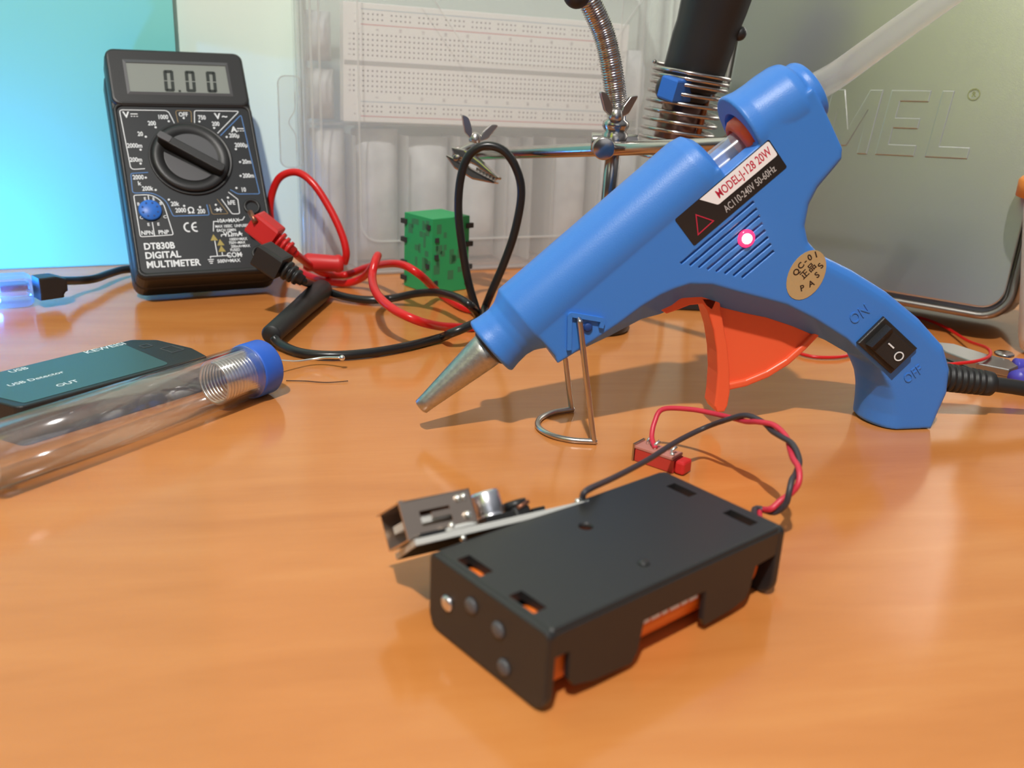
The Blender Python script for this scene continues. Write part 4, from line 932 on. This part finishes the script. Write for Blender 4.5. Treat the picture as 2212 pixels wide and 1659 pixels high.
def breadboard():
    # sits flat behind the lid; local grid origin = top left hole of the main field
    x0, z0 = 34.2, 132.0
    P = (BX.inverted() @ at(0, 0, 0)) if False else None
    n = BX.to_3x3() @ Vector((0, 1, 0)); O = BX @ Vector((0, .013, 0))
    def loc(px, py):
        d = ray(px, py); p = CAM+d*((O-CAM).dot(n)/d.dot(n)); return BX.inverted() @ p
    a = loc(764.2, 72.3); b = loc(1052.6, 167.2+.0); c = loc(765.1, 195.3)     # holes (0,0), (30,-7), (0,-11)
    z0_ = a; dz = (a.z-c.z)/11; e = loc(1052.6, 208.9); dx = (e.x-c.x)/30; sl = (e.z-c.z)/(e.x-c.x)
    T = BX @ Matrix.Translation(a) @ Matrix.Rotation(-math.atan(sl), 4, 'Y')
    t = thing('breadboard', 'long white breadboard with red and blue rails inside the clear organiser', 'breadboard', T)
    print('breadboard pitch', dx/mm, dz/mm, a/mm, 'slope', sl)
    cw, rh = dx, dz
    rows = [0, -1, -2, -3, -4, -7, -8, -9, -10, -11]
    body = MB().box(-2.2*cw, 0, -17.2*rh, 64.4*cw, 8.5*mm, 6.0*rh, .5*mm)
    obj('board', body, 'bb_white', t)
    obj('centre_groove', MB().box(-2*cw, -.15*mm, -6.0*rh, 64.2*cw, .2*mm, -5.1*rh), 'grey_ink', t)
    h = MB(); hs = .42*mm
    for r_ in rows:
        for c_ in range(63): h.box(c_*cw-hs, -.12*mm, r_*rh-hs, c_*cw+hs, .1*mm, r_*rh+hs)
    for r_ in (3.9, 2.9, -14.0, -15.0):
        for g in range(10):
            for k in range(5):
                c_ = 2+g*6+k; h.box(c_*cw-hs, -.12*mm, r_*rh-hs, c_*cw+hs, .1*mm, r_*rh+hs)
    obj('hole_grid', h, 'grey_hole', t)
    obj('red_rail', MB().box(1.5*cw, -.1*mm, 1.9*rh-.3*mm, 62*cw, .1*mm, 1.9*rh+.3*mm).box(1.5*cw, -.1*mm, -16.0*rh-.3*mm, 62*cw, .1*mm, -16.0*rh+.3*mm), 'rail_red', t)
    obj('blue_rail', MB().box(1.5*cw, -.1*mm, 4.8*rh-.3*mm, 62*cw, .1*mm, 4.8*rh+.3*mm).box(1.5*cw, -.1*mm, -13.1*rh-.3*mm, 62*cw, .1*mm, -13.1*rh+.3*mm), 'rail_blue', t)
    tx = MB(); F = face_at(-.12*mm)
    for k in range(0, 63, 5):
        b_ = '1' if k == 0 else str(k)
        for z in (1.0, -12.2): tx.text(b_, 2.0*mm, (max(k, 1)-0)*cw, z*rh, 0, F, 'CENTER', .03, 1, R(90))
    for i, r_ in enumerate(rows):
        for x in (-.9, 63.4): tx.text('jihgfedcba'[i], 2.0*mm, x*cw, r_*rh, 0, F, 'CENTER', .03, 1, R(90))
    for r_ in (3.9, 2.3, -13.6, -15.6): tx.text('+' if r_ in (2.3, -15.6) else '-', 2.4*mm, .2*cw, r_*rh, 0, F, 'CENTER', .02)
    obj('printing', tx, 'grey_ink', t)
breadboard()

# ================================================================ embossed tin
def tin():
    a = at(1900, 652, .012); b = at(2110, 690, .012); yaw = math.atan2(b.y-a.y, b.x-a.x)+R(1.5)
    lean = .20
    T = pose(a.x, a.y, .012, yaw, lean); inv = T.inverted()
    O = T.translation; nn = T.to_3x3() @ Vector((0, 1, 0))
    def loc(px, py):
        d = ray(px, py); p = inv @ (CAM+d*((O-CAM).dot(nn)/d.dot(nn))); return p.x/mm, p.z/mm
    t = thing('metal_tin', 'big grey metal tin box with embossed lettering leaning at the back right', 'tin', T)
    xl = loc(1545, 250)[0]; xr = loc(2214, 560)[0]; zt = 195
    print('tin', xl, xr, loc(2130, 672), loc(1890, 334), loc(2120, 345), loc(1925, 194), loc(2078, 195))
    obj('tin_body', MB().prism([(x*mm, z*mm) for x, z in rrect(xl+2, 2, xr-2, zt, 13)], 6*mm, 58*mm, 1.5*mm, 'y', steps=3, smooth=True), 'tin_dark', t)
    rim = MB(); o_ = rrect(xl, 0, xr, zt+2, 15, 8); i_ = rrect(xl+3.5, 3.5, xr-3.5, zt-1.5, 12, 8); n = len(o_)
    for k in range(n):
        j = (k+1) % n; P = lambda q, y: (q[0]*mm, y*mm, q[1]*mm)
        m1 = [((o_[q][0]*.5+i_[q][0]*.5), (o_[q][1]*.5+i_[q][1]*.5)) for q in (k, j)]
        rim.add([P(o_[k], 12), P(o_[j], 12), P(o_[j], 1.4), P(o_[k], 1.4), P(m1[0], 0), P(m1[1], 0), P(i_[k], 1.2), P(i_[j], 1.2), P(i_[k], 3), P(i_[j], 3)], [(0, 1, 2, 3), (3, 2, 5, 4), (4, 5, 7, 6), (6, 7, 9, 8)])
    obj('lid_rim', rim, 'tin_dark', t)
    obj('lid', MB().prism([(x*mm, z*mm) for x, z in rrect(xl+4.6, 5.6, xr-4.6, zt-3, 10.5, 8)], .2*mm, 6*mm, .9*mm, 'y', steps=3, smooth=True), 'tin', t)
    # embossed name: bold slanted capitals standing a little proud of the lid
    bl = Vector(loc(1890, 334)); br = Vector(loc(2098, 344)); ang = math.atan2(br.y-bl.y, br.x-bl.x)
    # capitals laid out as outlines: x in letter units, height 1
    ht = (Vector(loc(1925, 196))-Vector(loc(1925, 335))).length
    ux = (br-bl).normalized(); 
    U = (br-bl).length/2.0                      # E starts at 0, L ends at 2 units
    E = [(0, 0), (.83, 0), (.83, .17), (.24, .17), (.24, .42), (.76, .42), (.76, .58), (.24, .58), (.24, .83), (.83, .83), (.83, 1), (0, 1)]
    Lc = [(0, 0), (.86, 0), (.86, .17), (.24, .17), (.24, 1), (0, 1)]
    Mc = [(0, 0), (.22, 0), (.22, .70), (.50, .12), (.62, .12), (.90, .70), (.90, 0), (1.12, 0), (1.12, 1), (.84, 1), (.56, .38), (.28, 1), (0, 1)]
    Dc = [(0, 0), (.55, 0), (.80, .22), (.80, .78), (.55, 1), (0, 1)]
    Rc = [(0, 0), (.24, 0), (.24, .38), (.40, .38), (.60, 0), (.86, 0), (.64, .42), (.80, .60), (.80, .84), (.62, 1), (0, 1)]
    emb = MB(); nrmv = Vector((-ux.y, ux.x)); sh = .13
    def letter(pl, x):
        q = []
        for a_, b_ in pl:
            p_ = bl+ux*((x+a_+sh*b_)*U)+nrmv*(b_*ht); q.append((p_.x*mm, p_.y*mm))
        emb.prism(q, -.45*mm, .4*mm, .35*mm, 'y', steps=2)
    for pl, x in ((E, 0), (Lc, 1.06), (Mc, -1.30), (E, -2.36), (Rc, -3.4), (Dc, -4.4)): letter(pl, x)
    nm = obj('embossed_name', emb, 'tin', t)
    rx, rz = loc(2104, 204)
    rg = MB(); rg.line([((rx+2.6*math.cos(R(a_)))*mm, (rz+2.6*math.sin(R(a_)))*mm) for a_ in range(0, 360, 18)], .6*mm, 0, face_at(.2*mm), close=True, h=.4*mm)
    rg.text('R', 3.4*mm, rx*mm, rz*mm, .3*mm, face_at(.2*mm), 'CENTER', .03)
    obj('trademark_sign', rg, 'chrome', t)
tin()

# ================================================================ third-hand stand
def third_hand():
    J = aty(1302, 318, .415)                           # cross joint
    base = Vector((J.x+.006, J.y+.032, 0))
    T = Matrix.Translation(base); inv = T.inverted()
    t = thing('third_hand_stand', 'steel helping-hand soldering stand with a cross bar and crocodile clip', 'soldering stand', T)
    q = lambda v: inv @ Vector(v)
    obj('base', MB().lathe([(15*mm, .2*mm), (16*mm, 1.2*mm), (16*mm, 6*mm), (14*mm, 8*mm), (6*mm, 12*mm), (.01*mm, 13*mm)], None, 48), 'black_soft', t)
    top = aty(1331, 262, J.y+.010)
    obj('upright', MB().cyl(q(base+Vector((0, 0, .012))), q(top), 3.4*mm), 'chrome', t)
    A = aty(1008, 334, .492); B = aty(1580, 312, .372)
    obj('cross_bar', MB().cyl(q(A), q(B), 2.95*mm, bev=.4*mm), 'chrome', t)
    # joint: two discs, a clamp body and wing nuts
    dy = Vector((0, 1, 0))
    jt = MB().cyl(q(J-dy*.0075), q(J-dy*.0005), 4.7*mm, bev=.5*mm)
    obj('joint_knob', jt, 'chrome', t)
    c = aty(1330, 268, J.y+.008)
    obj('clamp', MB().turned(q(c-Vector((0, 0, .012))), q(c+Vector((0, 0, .006))), [(0, 4.4*mm), (3*mm, 5.6*mm), (8*mm, 5.6*mm), (9*mm, 4.6*mm), (11*mm, 5.8*mm), (13*mm, 5.6*mm), (14*mm, 4*mm), (18*mm, 4*mm)], 28).cyl(q(c+Vector((-.010, .001, -.008))), q(c+Vector((.010, .001, -.008))), 4*mm, bev=.4*mm), 'chrome', t)
    def wing(cen, s, tilt, yawr=0):
        w_ = MB().ball((0, 0, 0), 3.0*mm, 10)
        Q = Matrix.Translation(q(cen)) @ Matrix.Rotation(yawr, 4, 'Z') @ Matrix.Rotation(tilt, 4, 'Y')
        m2 = MB().lathe([(2.6*mm, -2*mm), (3.2*mm, -1*mm), (2.4*mm, 2.4*mm), (1.2*mm, 3.2*mm)], Q, 20)
        for sg in (-1, 1):
            pl = rpoly([(sg*1.2, -1.0, .5), (sg*5.2, 1.4, 2), (sg*8.4, 8.2, 1.6), (sg*5.0, 7.4, 2), (sg*2.4, 3.6, 1)])
            m2.prism([(a_*s*mm, b_*s*mm) for a_, b_ in pl], -.9*mm, .9*mm, .35*mm, 'y', Q)
        return m2
    obj('wing_nut', wing(aty(1330, 250, J.y+.004), 1.15, R(4), R(25)), 'steel', t)
    # ball joint and wing nut holding the clip at the far end of the bar
    obj('end_clamp', MB().ball(q(aty(1000, 336, .490)), 5.2*mm, 12, (1.1, 1, 1)).cyl(q(aty(986, 338, .486)), q(aty(1024, 318, .492)), 3.4*mm, bev=.4*mm), 'chrome', t)
    obj('wing_nut', wing(aty(1026, 300, .484), 1.2, R(14), R(20)), 'steel', t)
    # crocodile clip: two tapering jaws with teeth
    a = aty(986, 334, .480); b = aty(1078, 388, .470); d = (b-a).normalized(); s = d.cross(Vector((0, 1, 0))).normalized(); s = -s if s.z < 0 else s
    cc = Matrix.Translation(q(a)) @ Matrix((d, d.cross(s)*-1, s)).transposed().to_4x4(); Lc = (b-a).length/mm
    up = MB().prism([(x*mm, z*mm) for x, z in rpoly([(-4, 2.2, 1), (4, 4.6, 1.5), (Lc*.55, 3.4, 1), (Lc, 1.2, .6), (Lc, -.2, .4), (Lc*.5, .4, 0), (0, -.6, 0)])], -3*mm, 3*mm, .8*mm, 'y', cc)
    lw = MB().prism([(x*mm, z*mm) for x, z in rpoly([(-5, -2.4, 1), (3, -6.0, 1.5), (Lc*.55, -6.2, 1), (Lc*.98, -2.6, .8), (Lc, -1.6, .4), (Lc*.5, -2.2, 0), (0, -1.6, 0)])], -3*mm, 3*mm, .8*mm, 'y', cc)
    for k in range(6):
        x = Lc*(.52+.075*k); up.prism([(x*mm, -.1*mm), ((x+1.3)*mm, -.1*mm), ((x+.65)*mm, -1.5*mm)], -2.6*mm, 2.6*mm, 0, 'y', cc)
    obj('clip_jaw', up, 'chrome', t); obj('clip_jaw', lw, 'chrome', t)
    obj('clip_screw', MB().cyl(cc @ Vector((2*mm, -4*mm, -1*mm)), cc @ Vector((2*mm, 4*mm, -1*mm)), 1.6*mm, bev=.3*mm), 'chrome', t)
    # goose-neck: ribbed flexible tube
    g = spline([aty(1334, 250, J.y+.010), aty(1329, 200, J.y+.010), aty(1318, 130, J.y+.009), aty(1303, 70, J.y+.008), aty(1276, 8, J.y+.006), aty(1240, -60, J.y+.004)], 40)
    def tp(u): return (4.55+.33*math.sin(u*2*math.pi*62))*mm
    obj('goose_neck', MB().tube([q(p) for p in g], 4.6*mm, 20, taper=tp), 'chrome', t)
    obj('lens_joint', MB().ball(q(aty(1246, -12, J.y-.012)), 5.4*mm, 12), 'black_soft', t)
third_hand()

# ================================================================ soldering iron in its spring holder
def coil_and_iron():
    Y = .475
    top = aty(1492, 120, Y); bot = aty(1462, 300, Y)
    ax = (aty(1500, 125, Y)-aty(1450, 330, Y)).normalized()
    foot = Vector((bot.x+.006, Y+.030, 0))
    T = Matrix.Translation(foot); inv = T.inverted(); q = lambda v: inv @ Vector(v)
    t = thing('iron_holder', 'coiled steel wire holder with the soldering iron resting in it', 'soldering iron holder', T)
    obj('base', MB().prism([(a*mm, b*mm) for a, b in rrect(-20, -16, 24, 22, 5)], .2*mm, 6*mm, 1*mm), 'black_soft', t)
    s1 = ax.cross(Vector((0, 1, 0))).normalized(); s2 = ax.cross(s1)
    c0 = aty(1448, 345, Y); L_ = (aty(1500, 128, Y)-c0).length; pts = []
    N = 11
    for i in range(N*26+1):
        u = i/(N*26); a = 2*math.pi*i/26; zz = u*L_*(1.0) if u < .75 else .75*L_+(u-.75)*L_*.62
        r = (16.8+1.6*u)*mm
        pts.append(q(c0+ax*zz+s1*r*math.cos(a)+s2*r*math.sin(a)))
    obj('spring', MB().tube(pts, .95*mm, 8), 'chrome', t)
    low = c0-ax*.0
    pp = spline([q(c0+Vector((0, .0176, 0))), q(c0-ax*.02+Vector((0, .008, 0))), q(Vector((foot.x, Y+.028, .03))), q(Vector((foot.x, foot.y, .004)))], 8)
    obj('spring_arm', MB().tube(pp, 1.6*mm, 10), 'chrome', t)
    # the iron
    p_in = aty(1456, 330, Y); p_mid = aty(1482, 205, Y); d = (aty(1566, -60, Y-.008)-aty(1487, 200, Y)).normalized()
    k0 = aty(1493, 172, Y)
    T2 = Matrix.Translation(k0) @ d.to_track_quat('Z', 'Y').to_matrix().to_4x4()
    t2 = thing('soldering_iron', 'black-handled soldering iron pointing down into the spring holder', 'soldering iron', T2)
    obj('handle', MB().lathe([(12.4*mm, -4*mm), (14.2*mm, -2*mm), (14.8*mm, 4*mm), (15.2*mm, 18*mm), (14.9*mm, 24*mm), (15.8*mm, 34*mm), (16.4*mm, 48*mm), (15.6*mm, 64*mm), (13*mm, 92*mm)], None, 10), 'black_soft', t2)
    obj('collar', MB().lathe([(9*mm, -9*mm), (11.0*mm, -8*mm), (12.2*mm, -4*mm)], None, 32), 'black', t2)
    iv = T2.inverted()
    bc = iv @ aty(1462, 192, Y-.0135)
    obj('blue_clip', MB().box(bc.x-8.2*mm, bc.y-4.4*mm, bc.z-5.2*mm, bc.x+8.2*mm, bc.y+4.4*mm, bc.z+5.2*mm, 1*mm), 'socket_blue', t2)
    bb_ = iv @ aty(1440, 190, Y-.012)
    obj('button', MB().ball(bb_, 5.2*mm, 10, (1, 1, 1.2)), 'black', t2)
    obj('side_knob', MB().ball(iv @ aty(1597, 72, Y-.006), 3.4*mm, 10), 'black', t2)
    obj('barrel', MB().lathe([(1.2*mm, -50*mm), (3.5*mm, -46*mm), (9.2*mm, -39*mm), (9.8*mm, -24*mm), (9.8*mm, -9*mm)], None, 32), 'iron_brown', t2)
    obj('barrel_screw', MB().ball(iv @ aty(1536, 205, Y-.004), 2.2*mm, 8), 'chrome', t2)
    obj('side_rod', MB().cyl(iv @ aty(1532, 200, Y-.002), iv @ aty(1508, 292, Y-.002), 1.3*mm), 'rust', t2)
coil_and_iron()

# ================================================================ green block
def green_block():
    a = at(932, 638, 0); T = Matrix.Translation(a+Vector((0, .0004, .0002))) @ Matrix.Rotation(R(43), 4, 'Z')
    t = thing('toy_block', 'tall green toy block with dark pegs on its edges', 'toy block', T)
    Wb, Hb = 25.0, 40.6
    obj('block', MB().box(0, 0, 0, Wb*mm, Wb*mm, Hb*mm, .25*mm), 'green', t)
    random.seed(4); sp = MB()
    for face in (0, 1):
        for k in range(17):
            w_ = random.choice((2.0, 3.0, 4.0)); h_ = random.choice((3.0, 5.0, 8.0)); x = random.uniform(1, Wb-w_-1); z = random.uniform(1, Hb-h_-1)
            if face == 0: sp.box(x*mm, -.06*mm, z*mm, (x+w_)*mm, .05*mm, (z+h_)*mm)
            else: sp.box(-.06*mm, x*mm, z*mm, .05*mm, (x+w_)*mm, (z+h_)*mm)
    obj('darker_patches', sp, 'green_dark', t)
    for z in (3.5, 12, 24.6, 34.6):
        obj('peg', MB().box(-1.0*mm, (Wb-2.6)*mm, z*mm, 1.0*mm, (Wb+2.2)*mm, (z+2.6)*mm), 'hole', t)
        obj('peg', MB().box((Wb-2.4)*mm, -1.0*mm, (z-.6)*mm, (Wb+2.2)*mm, 1.0*mm, (z+2.0)*mm), 'hole', t)
    for z, o_ in ((5.0, 1.2), (13.6, -2.4), (19, 1.4), (28, 1.6), (34.6, -1.6)):
        if o_ > 0: obj('peg', MB().box(o_*mm, -.7*mm, z*mm, (o_+2.4)*mm, .6*mm, (z+2.4)*mm), 'hole', t)
        else: obj('peg', MB().box(-.7*mm, (-o_)*mm, z*mm, .6*mm, (-o_+2.4)*mm, (z+2.4)*mm), 'hole', t)
green_block()

# ================================================================ test leads
def plug(mb_T, name, m, t, inv, p0, p1, w_):
    """shrouded right-angle plug: a chunky block, a ribbed neck"""
    d = (p1-p0).normalized(); s = Vector((0, 0, 1)).cross(d).normalized(); up = d.cross(s)
    Q = inv @ (Matrix.Translation(p0) @ Matrix((d, s, up)).transposed().to_4x4()); L_ = (p1-p0).length
    b = MB(); b.box(0, -w_*.5, -w_*.5, L_*.56, w_*.5, w_*.5, w_*.12, Q)
    pr = [(L_*.54, w_*.30)]
    for k in range(3):
        z = L_*(.62+.11*k); r = w_*(.42-.04*k); pr += [(z, w_*.26), (z, r), (z+L_*.05, r), (z+L_*.05, w_*.24)]
    pr += [(L_*1.0, w_*.22)]
    b.lathe([(r, z) for z, r in pr], Q @ Matrix.Rotation(R(90), 4, 'Y'), 20)
    o = obj(name, b, m, t); return o
def leads():
    rr = 2.0*mm
    # red
    p0 = aty(548, 476, .459); p1 = aty(636, 546, .457)
    T = Matrix.Translation(at(720, 592, 0)); inv = T.inverted()
    t = thing('test_lead', 'red multimeter test lead looping up beside the black meter', 'test lead', T, None)
    pl = plug(None, 'plug', 'red', t, inv, p0, p1, .0112)
    obj('plug_pin', MB().cyl(inv @ aty(540, 458, .457), inv @ aty(552, 480, .452), 1.3*mm), 'copper', pl)
    Yl = .505
    path = [p1, at(668, 572, .015), at(700, 590, .008), at(745, 594, .004), at(800, 576, .012), at(860, 570, .022), at(905, 592, .020), at(950, 634, .0035), at(1000, 664, .0022), at(1048, 674, .0022), at(1090, 682, .0024),
            at(1075, 700, .0024), at(1020, 707, .0022), at(988, 707, .0022), at(945, 704, .007), at(900, 692, .014), at(850, 668, .017), at(815, 636, .020), at(804, 600, .022), at(810, 566, .028), at(816, 552, .029), at(807, 572, .019),
            at(785, 598, .008), at(750, 611, .003), at(700, 606, .003), at(655, 590, .003), at(618, 566, .006), aty(596, 520, Yl), aty(584, 470, Yl+.004), aty(586, 425, Yl+.006), aty(604, 384, Yl+.006), aty(640, 372, Yl+.004), aty(676, 396, Yl), aty(712, 450, Yl-.004),
            aty(738, 505, Yl-.008), aty(748, 545, Yl-.010), aty(744, 568, .497)]
    obj('lead_wire', MB().tube([inv @ p for p in spline(path, 8)], rr, 12), 'cable_red', t)
    pa, pb = aty(742, 570, .497), aty(655, 566, .492)
    L_ = (pb-pa).length
    obj('probe', MB().turned(inv @ pa, inv @ pb, [(0, 3.6*mm), (2*mm, 4.8*mm), (3.5*mm, 4.8*mm), (4.5*mm, 4.3*mm), (L_*.9, 4.9*mm), (L_, 3.4*mm)], 24), 'red', t)
    # black
    p0 = aty(562, 545, .436); p1 = aty(654, 607, .431)
    T = Matrix.Translation(at(860, 745, 0)); inv = T.inverted()
    t = thing('test_lead', 'black multimeter test lead with a fat probe, arching up beside the green block', 'test lead', T, None)
    plug(None, 'plug', 'black', t, inv, p0, p1, .0115)
    Yb = at(1036, 690, 0).y
    path = [p1, at(675, 616, .007), at(705, 628, .004), at(750, 642, .003), at(800, 648, .003), at(850, 644, .004), at(900, 634, .008), at(945, 632, .0115), at(985, 642, .0140), at(1016, 660, .0130), aty(1031, 678, Yb), 
            aty(1030, 672, Yb), aty(1012, 610, Yb), aty(998, 530, Yb), aty(990, 450, Yb), aty(996, 380, Yb), aty(1014, 335, Yb), aty(1048, 315, Yb), aty(1088, 326, Yb), aty(1116, 366, Yb), aty(1126, 420, Yb), aty(1112, 500, Yb), aty(1088, 570, Yb), aty(1062, 630, Yb), aty(1046, 670, Yb),
            at(1042, 688, .0110), at(1004, 708, .0095), at(972, 721, .0068), at(950, 730, .0026), at(880, 748, .0022), at(800, 762, .0022), at(720, 768, .0022), at(650, 762, .0022), at(606, 744, .003), at(592, 730, .005)]
    obj('lead_wire', MB().tube([inv @ p for p in spline(path, 8)], rr, 12), 'cable_black', t)
    pa, pb = at(585, 724, .0058), at(700, 622, .0058); L_ = (pb-pa).length
    obj('probe', MB().turned(inv @ pa, inv @ pb, [(0, 3.6*mm), (1*mm, 4.4*mm), (L_*.5, 5.0*mm), (L_*.86, 5.8*mm), (L_*.96, 5.2*mm), (L_, 3*mm)], 28), 'black_soft', t)
leads()

# ================================================================ right side: jar, pliers, thin wire, thread
def jar():
    e = at(2196, 757, 0); rr = .013; r2 = .0240; c = e+Vector((rr*.877, -rr*.479, 0))
    T = Matrix.Translation((c.x, c.y, .0002)); t = thing('plastic_jar', 'white plastic jar with an orange lid at the right edge', 'jar', T)
    top = aty(2180, 430, c.y-rr*.3).z
    obj('jar_body', MB().lathe([((rr-.004), 0), (rr-.001, .002), (rr+.001, .008), (r2, top-.004), (r2-.001, top)], None, 56), 'jar', t)
    obj('lid', MB().lathe([(r2, top-.001), (r2+.0042, top), (r2+.0042, top+.007), (r2+.003, top+.0085), (.0001, top+.0085)], None, 56), 'jar_lid', t)
jar()
def pliers():
    c = at(2165, 783, .0045); T = Matrix.Translation((c.x, c.y, 0)); inv = T.inverted()
    t = thing('cutting_pliers', 'grey steel pliers with violet-blue grips lying behind the gun cord', 'pliers', T)
    def flat(pts, z0, z1, name, m): 
        P = [inv @ at(x, y, z1) for x, y in pts]; return obj(name, MB().prism([(p.x, p.y) for p in P], z0, z1, .6*mm, 'z'), m, t)
    flat([(2020, 738), (2060, 742), (2130, 764), (2180, 776), (2200, 790), (2180, 798), (2110, 784), (2040, 758)], .0048, .0082, 'jaw', 'plier')
    flat([(2020, 762), (2060, 762), (2130, 782), (2185, 786), (2230, 800), (2230, 825), (2180, 812), (2100, 798), (2030, 784)], .001, .0046, 'jaw', 'plier')
    obj('pivot', MB().lathe([(4.2*mm, 8.0*mm), (4.2*mm, 8.8*mm), (3.4*mm, 9.4*mm), (.01*mm, 9.4*mm)], None, 28), 'chrome', t)
    q = spline([at(2194, 818, .006), at(2215, 812, .006), at(2236, 812, .006)], 6)
    obj('grip', MB().tube([inv @ p for p in q], 3.6*mm, 16), 'plier_grip', t)
    q = spline([at(2192, 790, .0062), at(2214, 792, .006), at(2232, 793, .006)], 6)
    obj('grip', MB().tube([inv @ p for p in q], 3.4*mm, 16), 'plier_grip', t)
pliers()
w = spline([at(1690, 742, .0012), at(1730, 764, .0012), at(1780, 772, .0012), at(1840, 765, .0012), at(1900, 730, .001), at(1940, 690, .001), at(1985, 686, .001), at(2040, 706, .002), at(2090, 736, .004), at(2132, 752, .009), at(2138, 768, .0095), at(2110, 780, .0095), at(2060, 786, .0092), at(2020, 790, .0085)], 8)
o = obj('hookup_wire', MB().tube(w, .75*mm, 10), 'cable_red'); tag(o, 'thin red hook-up wire looping on the desk behind the blue gun', 'wire')
w = spline([at(618, 822, .0004), at(660, 823, .0004), at(705, 826, .0004), at(752, 823, .0006)], 6)
o = obj('thread', MB().tube(w, .18*mm, 6), 'thread'); tag(o, 'short dark hair-thin thread on the desk right of the blue tube cap', 'thread')
